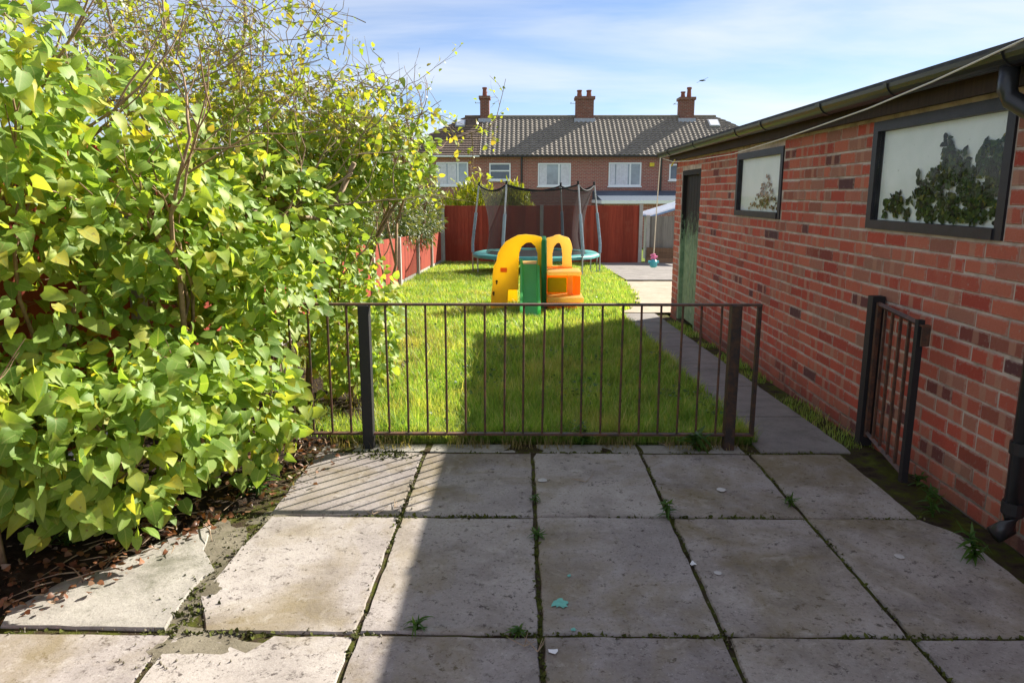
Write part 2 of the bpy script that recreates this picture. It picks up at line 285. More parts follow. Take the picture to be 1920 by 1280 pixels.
# ------------------------------------------------------------------ ground
def sheet(name, m, xs, ys, zf, label=None, parent=None, kind='structure', cat=None):
    V = np.array([(x, y, zf(x, y)) for y in ys for x in xs]); nx = len(xs)
    F = np.array([(j*nx+i, j*nx+i+1, (j+1)*nx+i+1, (j+1)*nx+i) for j in range(len(ys)-1) for i in range(nx-1)])
    o = npmesh(name, V, F, m, parent, True)
    if parent is None: o['kind'] = kind
    return o
lin = lambda a, b, n: [a + (b-a)*i/(n-1) for i in range(n)]
sheet('ground', M['lawn'], lin(-400, 400, 9), [-60, 0, 4.1, 41, 120, 900], lambda x, y: gz(y) - .07)
def fbm(x, y, s=1.0): return math.sin(x*3.1*s+1.3)*math.cos(y*2.7*s+.4)*.5 + math.sin(x*7.3*s+y*5.1*s)*.25 + math.sin(x*13.7*s-y*11.9*s+2)*.12
sheet('lawn', M['lawn'], lin(-2.34, 1.36, 24), lin(4.13, 21.8, 90), lambda x, y: gz(y) + .015*fbm(x, y) - .005)
BED_EDGE = [(-1.95,1.7), (-1.80,2.26), (-1.52,2.84), (-1.27,3.3), (-1.2,3.8), (-1.15,4.12)]
def bed_x(y):
    if y > 4.12: return -1.0 + .1*math.sin(y*3)
    ys = [b[1] for b in BED_EDGE]; return float(np.interp(y, ys, [b[0] for b in BED_EDGE]))
def bed_sheet():
    ys = lin(.3, 8.2, 100); n = 22; V = []; F = []
    for y in ys:
        x1 = bed_x(y) + .05*math.sin(y*17)*math.sin(y*5.3)
        for i in range(n):
            f = i/(n-1); x = -2.36 + (x1+2.36)*f
            V.append((x, y, gz(y) + .05*(1-f)**.6*(1+.5*fbm(x, y, 2)) + (.012 if y > 4.1 else .004) - (.02 if i == n-1 else 0)))
    F = [(j*n+i, j*n+i+1, (j+1)*n+i+1, (j+1)*n+i) for j in range(len(ys)-1) for i in range(n-1)]
    npmesh('soil_bed', np.array(V), np.array(F), M['soil'], None, True)['kind'] = 'structure'
bed_sheet()
# ------------------------------------------------------------------ patio of separate slabs
patio = sheet('patio', M['bed'], lin(-2.36, 2.04, 60), lin(.2, 4.12, 60), lambda x, y: -.009 + .003*fbm(x, y, 4))
def poly_slab(name, pts, z, th, m, parent, sub=6):
    # outline walked in short wobbling steps, top edge chamfered
    ring = []; n = len(pts)
    for i in range(n):
        a, b = Vector(pts[i]), Vector(pts[(i+1) % n]); L = (b-a).length; k = max(2, int(L/.06))
        nrm = Vector((-(b-a).y, (b-a).x)).normalized()
        for j in range(k):
            q = a.lerp(b, j/k) + nrm * random.gauss(0, .0022 if j else .004); ring.append(q)
    c = sum(ring, Vector((0,0))) / len(ring); mb = MB(); tilt = (random.gauss(0,.0015), random.gauss(0,.0015))
    zt = lambda q: z + (q.x-c.x)*tilt[0] + (q.y-c.y)*tilt[1]
    N = len(ring)
    for s, dz in ((1, -th), (1, -.008), (.988, 0)):
        for q in ring:
            p = c + (q-c)*s; mb.v.append(Vector((p.x, p.y, zt(p) + dz)))
    for r in range(2):
        mb.f += [(r*N+k, r*N+(k+1)%N, (r+1)*N+(k+1)%N, (r+1)*N+k) for k in range(N)]
    mb.f.append(tuple(2*N+k for k in range(N)))
    return mb.build(name, m, parent)
JX = [-2.373, -1.763, -1.153, -.543, .067, .677, 1.287, 1.897]; JY = [.38, 1.29, 2.202, 3.113, 3.957]; g = .0085
for r in range(4):
    for k in range(7):
        x0, x1 = JX[k], JX[k+1]; y0, y1 = JY[r], JY[r+1]
        if r == 2 and k < 2 or r == 3 and k < 2: continue
        if r == 1 and k < 1: continue
        if k == 6 and r == 3: x1 = 1.80
        z = random.gauss(0, .0012)
        pts = [(x0+g, y0+g), (x1-g, y0+g), (x1-g, y1-g), (x0+g, y1-g)]
        if r == 2 and k == 6: pts = [(x0+g, y0+g), (x1-g, y0+g), (x1-g, y1-.16), (x1-.11, y1-g), (x0+g, y1-g)]
        if r == 2 and k == 2: pts = [(x0+.10, y0+g), (x1-g, y0+g), (x1-g, y1-g), (x0+.03, y1-g), (x0+.0, y1-.3), (x0-.01, y0+.22)]
        if r == 1 and k == 2: pts = [(x0+g, y0+g), (x1-g, y0+g), (x1-g, y1-g), (x0+.34, y1-g), (x0+.28, y1-.10), (x0+.17, y1-.05), (x0+g, y1-.02)]
        poly_slab('slab', pts, z, .05, M['slab'], patio)
poly_slab('broken_slab', [(-1.76, 2.23), (-1.19, 2.22), (-1.22, 2.5), (-1.19, 2.62), (-1.30, 2.78), (-1.36, 3.0), (-1.5, 2.86), (-1.62, 2.6), (-1.83, 2.42)], .004, .05, M['rubble'], patio)
for a, b in ((-1.15, -.55), (-.53, .06), (.075, .67), (.685, 1.27)):   # thin concrete edging strip behind the last row
    poly_slab('edging_slab', [(a+.01, 3.975), (b, 3.975), (b, 4.115), (a+.01, 4.115)], -.008, .05, M['rubble'], patio)
def grit(x0, x1, y0, y1, z):
    n = 26; cx, cy = (x0+x1)/2, (y0+y1)/2; mb = MB(); mb.v.append(Vector((cx, cy, z+.004)))
    for k in range(n): t = 2*math.pi*k/n; r = 1 + .22*math.sin(3*t+cx*9) + .12*math.sin(7*t); mb.v.append(Vector((cx+(x1-x0)/2*r*math.cos(t), cy+(y1-y0)/2*r*math.sin(t), z-.012)))
    mb.f = [(0, 1+k, 1+(k+1) % n) for k in range(n)]; mb.build('grit_patch', M['grit'], patio, smooth=True)
for q in ((-1.36,-.76,2.0,2.26,.000), (-1.3,-.98,2.2,2.75,-.001), (-1.45,-1.08,2.5,3.15,-.002), (-1.3,-.9,3.0,3.2,-.002)): grit(*q)
path = sheet('garden_path', M['bed'], lin(1.33, 2.04, 10), lin(4.0, 10.6, 40), lambda x, y: gz(y) - .02 if y > 4.12 else -.03)
py = [3.975, 4.72, 5.63, 6.55, 7.46, 8.37, 9.28, 10.2]
for a, b in zip(py[:-1], py[1:]):
    mb = MB(); i = len(mb.v); z0, z1 = gz(a) + .002, gz(b) + .002
    o = poly_slab('slab', [(1.36, a+.01), (1.87, a+.01), (1.87, b-.01), (1.36, b-.01)], 0, .05, M['pathc'], path)
    for v in o.data.vertices: v.co.z += gz(v.co.y) + .002
edge_x = lambda y: float(np.interp(y, [10.2, 11.3, 12.5, 15.6, 22], [1.40, 1.80, 1.98, 2.15, 2.3]))
def dusty():
    ys = lin(10.21, 15.5, 40); n = 24; V = [(edge_x(y) + .05*math.sin(y*9) + (6.5-edge_x(y))*i/(n-1), y, gz(y) + .012 + .006*fbm(i*.2, y)) for y in ys for i in range(n)]
    npmesh('dusty_path', np.array(V), np.array([(j*n+i, j*n+i+1, (j+1)*n+i+1, (j+1)*n+i) for j in range(39) for i in range(n-1)]), M['sand'], None, True)['kind'] = 'structure'
dusty()
sheet('lawn', M['lawn'], lin(1.34, 2.32, 6), lin(10.22, 21.7, 20), lambda x, y: gz(y) - .016)
sheet('concrete_pad', M['pathc'], lin(2.22, 6.5, 12), lin(15.5, 21.8, 12), lambda x, y: gz(y) + .04 + .004*fbm(x, y))
# flat marks on the paving
def blot(name, cx, cy, r, m, z=.0045, n=22, jag=.35):
    mb = MB(); ring = []
    for k in range(n):
        t = 2*math.pi*k/n; rr = r*(1 + jag*(random.random()-.5)*2); ring.append((cx + rr*math.cos(t), cy + rr*math.sin(t)*1.1))
    mb.prism(ring, (0,0,.0006), org=(0,0,z), ax=(1,0,0), ay=(0,1,0)); return mb.build(name, m, patio)
g2 = lambda px, py_: (lambda D, zc: ((px-977)/FPX*zc, D))(*(lambda a: (CAMH/math.tan(a), CAMH/math.tan(a)*math.cos(R(PITCH)) + CAMH*math.sin(R(PITCH))))(R(PITCH) + math.atan((py_-640)/FPX)))
for px_, py_, r, m in ((1050,1132,.026,'mint'), (1068,1080,.008,'mint'), (1077,1181,.008,'mint'), (1352,917,.022,'wspot'), (1018,901,.022,'wspot'), (1683,1040,.018,'wspot'), (1346,1073,.014,'wspot')):
    blot('paint_spot', *g2(px_, py_), r, M[m], jag=.4 if m == 'mint' else .12)
for px_, py_ in ((1300,1056), (1041,1222)): blot('paper_scrap', *g2(px_, py_), .014, M['paper'], .006, 9, .5)
# ------------------------------------------------------------------ brick outbuilding
XW, EAVE = 2.05, 1.88
gar = thing('brick_outbuilding', (XW, 6, gz(6)), 'long red brick outbuilding with black gutter and two whitewashed windows', 'outbuilding')
Y0, Y1 = 1.0, 9.97
OPEN = [(3.18, 4.44, 1.235, 1.835), (5.93, 7.18, 1.235, 1.80), (8.62, 9.60, -.4, 1.72)]
core = MB(); ys = sorted([Y0, Y1] + [o[0] for o in OPEN] + [o[1] for o in OPEN])
for a, b in zip(ys[:-1], ys[1:]):
    op = next((o for o in OPEN if o[0] <= a and b <= o[1]), None)
    if op is None: core.box((XW, a, -.5), (XW+.2, b, EAVE))
    else:
        if op[2] > 0: core.box((XW, a, -.5), (XW+.2, b, op[2]))
        core.box((XW, a, op[3]), (XW+.2, b, EAVE))
core.box((XW+.2, Y1-.2, -.5), (5.2, Y1, EAVE)); core.box((5.0, Y0, -.5), (5.2, Y1-.2, EAVE)); core.box((XW+.2, Y0, -.5), (5.0, Y0+.2, EAVE))
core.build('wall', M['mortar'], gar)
MB().box((XW+.2, Y0+.2, .2), (5.0, Y1-.2, .25)).build('floor', M['roof'], gar)
CH, BL = .0775, .227
def brick_mesh(name, parts):
    V = []; F = []; UV = []
    for (y0, y1, z0, z1, pr) in parts:
        i = len(V); b = .004; x = XW - pr
        V += [(XW+.01,y0,z0),(XW+.01,y1,z0),(XW+.01,y1,z1),(XW+.01,y0,z1),(x+b,y0,z0),(x+b,y1,z0),(x+b,y1,z1),(x+b,y0,z1),(x,y0+b,z0+b),(x,y1-b,z0+b),(x,y1-b,z1-b),(x,y0+b,z1-b)]
        q = [(8,11,10,9),(4,8,9,5),(5,9,10,6),(6,10,11,7),(7,11,8,4),(0,4,5,1),(1,5,6,2),(2,6,7,3),(3,7,4,0)]
        F += [tuple(i+k for k in w) for w in q]
        L = (y1-y0)/.215; uvv = [(0,0),(L,0),(L,1),(0,1)]*3
        for w in q: UV += [uvv[k] for k in w]
    me = bpy.data.meshes.new(name); me.from_pydata(V, [], F); ul = me.uv_layers.new(name='UVMap')
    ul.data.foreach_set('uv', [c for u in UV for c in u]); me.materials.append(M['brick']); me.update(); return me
bricks = []
for r in range(-6, 25):
    z0 = r*CH - .01; z1 = z0 + .0665; y = 1.6 - (BL/2 if r % 2 else 0) + random.uniform(-.012, .012)
    if z1 > EAVE - .005: continue
    while y < Y1:
        a, b = y, min(y + BL - .011, Y1); segs = [(a, b)]; y += BL + random.uniform(-.003, .003)
        if random.random() < .10: mid = (a+b)/2; segs = [(a, mid-.005), (mid+.005, b)]
        for (a_, b_) in segs:
            for o in OPEN:
                if z1 > o[2] - .004 and z0 < o[3] + .02:
                    if a_ < o[1]+.012 and b_ > o[0]-.012:
                        if a_ < o[0]-.06: b_ = o[0]-.012
                        elif b_ > o[1]+.06: a_ = o[1]+.012
                        else: a_ = b_
            if b_ - a_ > .035 and z1 > gz(a_) - .06: bricks.append((a_, b_, z0 + random.gauss(0,.002), z1 + random.gauss(0,.002), .0045 + abs(random.gauss(0,.0015))))
vis = [b for b in bricks if b[0] > 2.45]; vis.sort(key=lambda b: b[0]); first = set(vis[:300])
off = Vector(gar['_o'])
for b in vis[:300]:
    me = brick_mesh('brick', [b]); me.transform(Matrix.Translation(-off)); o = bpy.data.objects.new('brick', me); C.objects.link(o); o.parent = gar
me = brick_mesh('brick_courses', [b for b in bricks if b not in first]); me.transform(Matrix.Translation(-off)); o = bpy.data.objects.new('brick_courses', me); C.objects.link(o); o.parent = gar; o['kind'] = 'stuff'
# windows: dark frame, whitewashed backing, leaves standing in for the reflected garden, clear pane
HEART = np.array([(0,0,0),(0,.35,.02),(0,.7,0),(0,1,-.10),(.27,-.07,.05),(.43,.20,.09),(.37,.52,.07),(.17,.82,-.01),(-.27,-.07,.05),(-.43,.20,.09),(-.37,.52,.07),(-.17,.82,-.01)])
HF = np.array([(0,4,5),(0,5,1),(1,5,6),(1,6,2),(2,6,7),(2,7,3),(0,9,8),(0,1,9),(1,10,9),(1,2,10),(2,11,10),(2,3,11)])
def frames(axis, nrm):
    a = axis / np.linalg.norm(axis, axis=1, keepdims=True); n = nrm - a*np.sum(nrm*a, axis=1, keepdims=True)
    n /= np.linalg.norm(n, axis=1, keepdims=True) + 1e-9; x = np.cross(a, n); return np.stack([x, a, n], axis=2)
def leaves(P, A, N, sc, tmpl=HEART, tf=HF, wid=None):
    Fm = frames(A, N); T = np.repeat(tmpl[None], len(P), 0) * sc[:, None, None]
    if wid is not None: T[:, :, 0] *= wid[:, None]
    c1 = RNG.uniform(-.3, 2.4, len(P))[:, None]; c2 = RNG.normal(.12, .28, len(P))[:, None]; c3 = RNG.normal(0, .12, len(P))[:, None]; T[:, :, 2] = T[:, :, 2]*c1 - c2*T[:, :, 1]**2/sc[:, None] + c3*T[:, :, 0]
    V = np.einsum('nij,nkj->nki', Fm, T) + P[:, None, :]; F = tf[None] + (np.arange(len(P))*len(tmpl))[:, None, None]
    return V.reshape(-1, 3), F.reshape(-1, tf.shape[1]), Fm
for wi, (a, b, z0, z1) in enumerate(OPEN[:2]):
    t = .055; f = MB()
    f.box((XW-.012, a, z0), (XW+.09, a+t, z1)).box((XW-.012, b-t, z0), (XW+.09, b, z1)).box((XW-.012, a+t, z1-t), (XW+.09, b-t, z1)).box((XW-.02, a+t, z0), (XW+.09, b-t, z0+t*.9))
    w = f.build('window_frame', M['frame'], gar)
    back = MB().box((XW+.033, a+t, z0+t*.9), (XW+.043, b-t, z1-t)).build('whitewashed_sheet', M['film'], w, off=off)
    n = 1000 if wi == 0 else 130; P = []
    while len(P) < n:
        u, v = random.random(), random.random()
        hole = math.sin(u*23+v*9)*math.sin(v*21-u*7) > .72
        if wi == 0: top = (.70 + .10*math.sin(u*19) + .05*math.sin(u*47) if .04 < u < .46 else .50 + .06*math.sin(u*40) if u < .64 else .27 + .05*math.sin(u*33)) * (1 if u < .93 else 0); ok = .03 < v < top and u > .03 and not hole and not (.62 < u < .68 and v < .22)
        else: top = .5*math.exp(-((u-.35)/.2)**2); ok = v < top + .15*random.random() and u < .8 and v > .06
        if ok: P.append((XW + .020 + random.random()*.006, a+t + u*(b-a-2*t), z0+t + v*(z1-z0-2*t)))
    P = np.array(P); A = RNG.normal(size=(n,3))*[.1,1,1]; N = np.tile([-1.,0,0], (n,1)) + RNG.normal(size=(n,3))*.25; V, F, _ = leaves(P, A, N, RNG.uniform(.02,.042,n)); V[:,0] = np.clip(V[:,0], XW+.016, XW+.032)
    refl = npmesh('reflection_leaves', V, F, M['reflection_leaves'] if wi == 0 else M['litter'], gar); refl['kind'] = 'stuff'; refl.parent = w
    MB().box((XW+.008, a+t, z0+t*.9), (XW+.011, b-t, z1-t)).build('pane', M['glass'], w, off=off)
# plank door with flaking paint
a, b, z0, z1 = OPEN[2]; zb = gz(9.1)
MB().box((XW+.0, a, zb), (XW+.07, a+.06, z1)).box((XW+.0, b-.06, zb), (XW+.07, b, z1)).box((XW+.0, a+.06, z1-.06), (XW+.07, b-.06, z1)).build('door_frame', M['peel'], gar)
door = MB().box((XW+.06, a+.06, zb+.02), (XW+.075, b-.06, z1-.06)).build('door', M['fascia'], gar)
k = 6; wd = (b-a-.12)/k
for i in range(k): MB().box((XW+.042+random.uniform(0,.004), a+.06+i*wd+.004, zb+.03), (XW+.059, a+.06+(i+1)*wd-.004, z1-.065)).build('plank', M['peel'], door, off=off)
# eaves
gx = XW - .15
MB().box((XW-.05, Y0-.2, EAVE-.01), (XW+.21, Y1+.12, EAVE+.09)).build('wall_plate', M['fascia'], gar)
MB().box((XW-.08, Y0-.2, EAVE-.03), (XW-.052, Y1+.14, EAVE+.10)).build('fascia', M['fascia'], gar)
rf = MB(); rf.prism([(XW-.14, EAVE+.105), (5.4, EAVE+.55), (5.4, EAVE+.60), (XW-.14, EAVE+.135)], (0, Y1-Y0+.36, 0), org=(0, Y0-.2, 0)); rf.build('roof', M['roof'], gar)
gt = MB(); n = 10; ro, ri = .062, .054; prof = [(-ro*math.cos(math.pi*k/n), -ro*math.sin(math.pi*k/n)) for k in range(n+1)] + [(ri*math.cos(math.pi*k/n), -ri*math.sin(math.pi*k/n)) for k in range(n+1)]
gt.prism(prof, (0, Y1-Y0+.58, 0), org=(gx, Y0-.2, EAVE+.095)); gut = gt.build('gutter', M['gut'], gar)
for y in (3.0, 3.9, 4.75, 5.9, 6.6, 8.2, 9.6):
    p2 = [(q[0]*1.13, q[1]*1.13+.002) for q in prof[:n+1]] + [(ro*1.02*math.cos(math.pi*k/n), -ro*1.02*math.sin(math.pi*k/n)) for k in range(n+1)]
    MB().prism(p2, (0, .07 if y in (3.0, 4.75, 6.6) else .03, 0), org=(gx, y, EAVE+.097)).build('gutter_joint', M['gut'], gut, off=off)
dp = MB().tube([(gx, 3.04, EAVE+.04), (gx, 3.04, EAVE-.05), (gx+.01, 3.02, EAVE-.09), (XW-.075, 2.83, EAVE-.21), (XW-.065, 2.80, EAVE-.28), (XW-.065, 2.80, .16), (XW-.075, 2.80, .11), (XW-.13, 2.80, .075)], .036, 14).build('downpipe', M['gut'], gar, smooth=True)
for z in (.17, .42, 1.60): MB().tube([(XW-.065, 2.80, z), (XW-.065, 2.80, z+.05)], .043, 14).build('pipe_collar', M['gut'], dp, off=off)
# ------------------------------------------------------------------ washing line, hanging toy
cl = MB().tube([(1.828, y, z) for y, z in ((2.3,2.04), (3.1,1.957), (3.46,1.92), (4.06,1.873), (4.75,1.838), (5.33,1.811), (6.57,1.77), (8.3,1.785))] + [(1.86, 9.3, 1.82), (1.90, 10.2, 1.90)], .0042, 6)
cl = tag(cl.build('washing_line', M['rope'], off=(1.828, 2.3, 2.04)), 'thin cream washing line strung along below the black gutter', 'washing line')
peg = MB().box((1.852, 9.28, 1.76), (1.868, 9.30, 1.85), Matrix.Rotation(.5, 3, 'Y')); tag(peg.build('clothes_peg', M['yel'], off=(1.86, 9.29, 1.80)), 'yellow clothes peg clipped to the washing line above the green door', 'peg')
toy = thing('hanging_toy', (1.86, 10.38, .50), 'pink and turquoise toy dangling on a long string from the gutter end', 'toy')
MB().tube([(1.90, 10.38, 1.93), (1.875, 10.38, 1.2), (1.86, 10.38, .60)], .007, 6).build('string', M['rope'], toy)
pk = MB()
for k in range(5): t = k*1.2566; pk.tube([(1.86, 10.38, .57), (1.86+.055*math.cos(t), 10.38+.03*math.sin(t), .57+.04*math.sin(t))], [.022, .012], 8)
pk.tube([(1.86,10.38,.61), (1.86,10.38,.54)], .025, 8); pk.build('flower', M['pink'], toy)
bl = MB().tube([(1.86,10.38,.54), (1.86,10.38,.51), (1.86,10.38,.44), (1.86,10.38,.42)], [.02,.05,.055,.03], 10)
for s in (-1, 1): bl.tube([(1.86,10.38,.49), (1.86+s*.075,10.38,.50)], [.025,.018], 8)
bl.build('body', M['blue'], toy)
# ------------------------------------------------------------------ railing and gate
YR = 4.06
rail = thing('metal_railing', (.1, YR, 0), 'low rusty metal railing with thin bars between patio and lawn', 'railing')
MB().box((-1.62, YR-.018, .822), (1.335, YR+.018, .834)).build('top_rail', M['rail'], rail)
MB().box((-1.62, YR-.016, .07), (1.33, YR+.016, .082)).build('bottom_rail', M['rail'], rail)
px0 = at(683, 700, YR).x + .015; 
for k in range(-7, 0): MB().tube([(px0-.005 + k*.1085 + .01, YR, .08), (px0-.005 + k*.1085 + .01, YR, .824)], .007, 8).build('bar', M['rail'], rail)
for k in range(18): x = px0 + .118 + k*.1102; MB().tube([(x + random.gauss(0,.0015), YR, .08), (x + random.gauss(0,.004), YR, .824)], .0064, 8).build('bar', M['rail'], rail)
MB().box((px0-.033, YR-.035, -.05), (px0+.028, YR+.03, .826)).build('post', M['blackpost'], rail, bevel=.004)
MB().box((1.165, YR-.035, -.05), (1.222, YR+.03, .83)).build('post', M['post_rail'], rail, bevel=.004)
MB().box((1.315, YR-.015, .07), (1.335, YR+.015, .822)).build('end_bar', M['post_rail'], rail)
gate = thing('metal_gate', (1.95, 4.0, 0), 'small dark metal gate swung open against the brick wall', 'gate')
A_, B_ = Vector((2.0, 4.12, 0)), Vector((1.885, 3.45, 0)); D_ = B_ - A_
def gp(f, z): q = A_ + D_*f; return (q.x, q.y, z)
def bar(f0, z0, f1, z1, w, name, m=M['rail']): return MB().tube([gp(f0, z0), gp(f1, z1)], w, 4).build(name, m, gate)
MB().box((1.965, 4.10, .0), (2.035, 4.16, .87)).build('hinge_post', M['blackpost'], gate)
bar(.06, .06, .06, .84, .016, 'stile'); bar(1, .04, 1, .85, .022, 'stile', M['blackpost']); bar(.05, .83, 1.0, .83, .014, 'top_rail'); bar(.05, .085, 1.0, .075, .014, 'bottom_rail')
for f in (.24, .42, .61, .80): bar(f, .08, f, .83, .0095, 'bar')
for z in (.2, .72): MB().tube([(1.995, 4.08, z), (1.995, 4.115, z)], .014, 8).build('hinge', M['blackpost'], gate)
MB().box((1.875, 3.405, .73), (1.915, 3.412, .83)).box((1.875, 3.412, .822), (1.915, 3.44, .83)).build('latch', M['rail'], gate)
# ------------------------------------------------------------------ fences
def fence(name, p0, p1, hts, label, post_every, m, cat='fence', board=.105, posts=None, gravel=True, zf=gz):
    p0, p1 = Vector((*p0, 0)), Vector((*p1, 0)); d = (p1-p0); L = d.length; u = d/L; nrm = Vector((u.y, -u.x, 0))
    root = thing(name, (p0.x, p0.y, zf(p0.y)), label, cat); n = int(L/board); rot = Matrix.Rotation(math.atan2(u.y, u.x), 3, 'Z')
    for i in range(n):
        c = p0 + u*((i+.5)*L/n); h = hts(c.y if abs(u.y) > .5 else c.x); zb = zf(c.y) + (.12 if gravel else .01); w = L/n
        mb = MB(); i0 = len(mb.v)
        for s, th in ((-.52, .006), (.52, .018)):            # feather-edged: one edge thick, overlapping the next
            for e in (0, th):
                for z in (zb + random.uniform(-.004,.004), zb - (.12 if gravel else 0) + h + random.uniform(-.003,.003)):
                    q = c + u*(s*w) + nrm*(e); mb.v.append(Vector((q.x, q.y, z)))
        mb.f = [(0,1,3,2),(4,6,7,5),(0,4,5,1),(2,3,7,6),(1,5,7,3),(0,2,6,4)]
        mb.build('board', m, root)
    for z in (.35, .85):
        a = p0 + nrm*-.03; b = p1 + nrm*-.03
        MB().prism([(-.02,-.03),(.02,-.03),(.02,.03),(-.02,.03)], (b - a) + Vector((0,0,zf(p1.y)-zf(p0.y))), org=a + Vector((0,0,zf(p0.y)+z*min(1,hts(p0.y if abs(u.y)>.5 else p0.x)/1.1))), ax=nrm, ay=(0,0,1)).build('cross_rail', m, root)
    if gravel: MB().prism([(-.02,0),(.02,0),(.02,.14),(-.02,.14)], (p1-p0) + Vector((0,0,zf(p1.y)-zf(p0.y))), org=p0 + Vector((0,0,zf(p0.y)-.02)) - nrm*.022, ax=nrm, ay=(0,0,1)).build('gravel_board', M['post'], root)
    k = int(L/post_every + .5)
    for i in range(k+1):
        c = p0 + u*(i*L/k) + nrm*.028; h = hts(c.y if abs(u.y) > .5 else c.x) + .035
        mb = MB(); mb.box((-.05,-.045,-.3), (.05,.045,h)); mb.v = [rot @ v + c + Vector((0,0,zf(c.y))) for v in mb.v]; mb.build('concrete_post', M['post'], root, bevel=.006)
    return root
fence('side_fence', (-2.36, .6), (-2.36, 6.3), lambda y: 1.72, 'tall red stained board fence behind the large leafy shrubs', 1.9, M['fence'])
def low_h(y): k = (y - 6.4) % 2.55/2.55; return .93 + .02*math.sin(k*3.14)
fence('side_fence', (-2.36, 6.4), (-2.36, 21.7), low_h, 'low red board fence with concrete posts running along the lawn', 2.55, M['fence'])
fence('rear_fence', (-2.3, 21.88), (3.5, 21.88), lambda x: 1.68, 'tall dark red board fence across the lawn end behind the trampoline', 2.9, M['fence'], gravel=False)
fence('grey_gate_panel', (3.72, 21.9), (4.75, 21.9), lambda x: 1.38, 'grey weathered board panel beside the red rear fence', 1.0, M['grey'], gravel=False)
pl = thing('plank_stack', (4.0, 21.7, gz(21.7)+.04), 'brown planks stacked on edge against the grey board panel', 'planks')
for k in range(3): MB().box((3.68, 21.70+.01*k, gz(21.7)+.04+.145*k), (4.7, 21.75+.01*k, gz(21.7)+.18+.145*k), Matrix.Rotation(R(1.5), 3, 'Y')).build('plank', M['plank'], pl)
# ------------------------------------------------------------------ terrace of houses
YH = 41.0; GH = gz(41); EZ = 3.48; RZ = 5.83; YRg = 44.7
def roof_face(mb, xl, xr, y0, z0, y1, z1, tw, ch, amp):
    # courses of tiles between sloping ends xl(t)..xr(t)
    L = math.hypot(y1-y0, z1-z0); rows = int(L/ch); nrm = Vector((0, -(z1-z0)/L, (y1-y0)/L))
    if y1 < y0: nrm = Vector((0, (z1-z0)/L, (y0-y1)/L))
    for r in range(rows):
        t0, t1 = r/rows, (r+1)/rows; a, b = xl(t0), xr(t0); n = max(2, int((b-a)/tw*4)); base = len(mb.v)
        for (t, lift) in ((t0, .045), (t1, .008)):
            a, b = xl(t0)*(1) , xr(t0)
            if t == t1: a, b = xl(t1), xr(t1)
            for i in range(n+1):
                x = a + (b-a)*i/n; w = amp*math.sin(2*math.pi*x/tw); p = Vector((x, y0+(y1-y0)*t, z0+(z1-z0)*t)) + nrm*(lift + w); mb.v.append(p)
        for i in range(n): q = base + i; mb.f.append((q, q+1, q+n+2, q+n+1))
        i0 = len(mb.v)
        for i in range(n+1): mb.v.append(mb.v[base+i] - nrm*.04)
        for i in range(n): mb.f.append((i0+i, i0+i+1, base+i+1, base+i))
def house(x0, x1, label, tile, hipl=False, hipr=False, tw=.26, amp=.028):
    h = thing('terraced_house', ((x0+x1)/2, YH, GH), label, 'house', 'row of brick terraced houses beyond the rear fence')
    MB().box((x0, YH, GH), (x1, YH+7.4, EZ+.06)).build('wall', M['hbrick'], h)
    e0 = x0 - (.3 if hipl else 0); e1 = x1 + (.3 if hipr else 0); run = YRg - (YH-.3)
    xl = lambda t: e0 + (run*t if hipl else 0); xr = lambda t: e1 - (run*t if hipr else 0)
    mb = MB(); roof_face(mb, xl, xr, YH-.3, EZ, YRg, RZ, tw, .27, amp); roof_face(mb, xl, xr, 2*YRg-YH+.3, EZ, YRg, RZ, tw*4, .5, 0)
    if hipl: i = len(mb.v); mb.v += [Vector((e0, YH-.3, EZ+.01)), Vector((e0, 2*YRg-YH+.3, EZ+.01)), Vector((xl(1), YRg, RZ+.01))]; mb.f.append((i, i+2, i+1))
    if hipr: i = len(mb.v); mb.v += [Vector((e1, YH-.3, EZ+.01)), Vector((e1, 2*YRg-YH+.3, EZ+.01)), Vector((xr(1), YRg, RZ+.01))]; mb.f.append((i, i+1, i+2))
    roof = mb.build('roof', tile, h)
    MB().tube([(xl(1), YRg, RZ+.03), (xr(1), YRg, RZ+.03)], .09, 8).build('ridge_tiles', tile, roof, off=h['_o'])
    MB().box((x0, YH-.36, EZ-.08), (x1, YH-.002, EZ-.005)).build('eaves_gutter', M['white'] if hipl else M['gut'], h)
    return h, roof
def window(h, px0_, py0, px1, py1, split=None, dark=False, trans=False):
    a = at(px0_, py1, YH-.03); b = at(px1, py0, YH-.03); t = .075; o = h['_o']
    f = MB().box((a.x, YH-.05, a.z), (a.x+t, YH-.001, b.z)).box((b.x-t, YH-.05, a.z), (b.x, YH-.001, b.z)).box((a.x+t, YH-.05, a.z), (b.x-t, YH-.001, a.z+t)).box((a.x+t, YH-.05, b.z-t), (b.x-t, YH-.001, b.z))
    if split: x = a.x + (b.x-a.x)*split; f.box((x-t*.6, YH-.049, a.z+t), (x+t*.6, YH-.002, b.z-t))
    if trans: z = a.z + (b.z-a.z)*.55; f.box((a.x+t, YH-.048, z-t*.5), (b.x-t, YH-.003, z+t*.5))
    w = f.build('window', M['white'], h); MB().box((a.x-.05, YH-.09, a.z-.07), (b.x+.05, YH-.003, a.z-.002)).build('sill', M['white'], w, off=o)
    MB().box((a.x+t, YH-.02, a.z+t), (b.x-t, YH-.004, b.z-t)).build('pane', M['dglass'] if dark else M['hglass'], w, off=o)
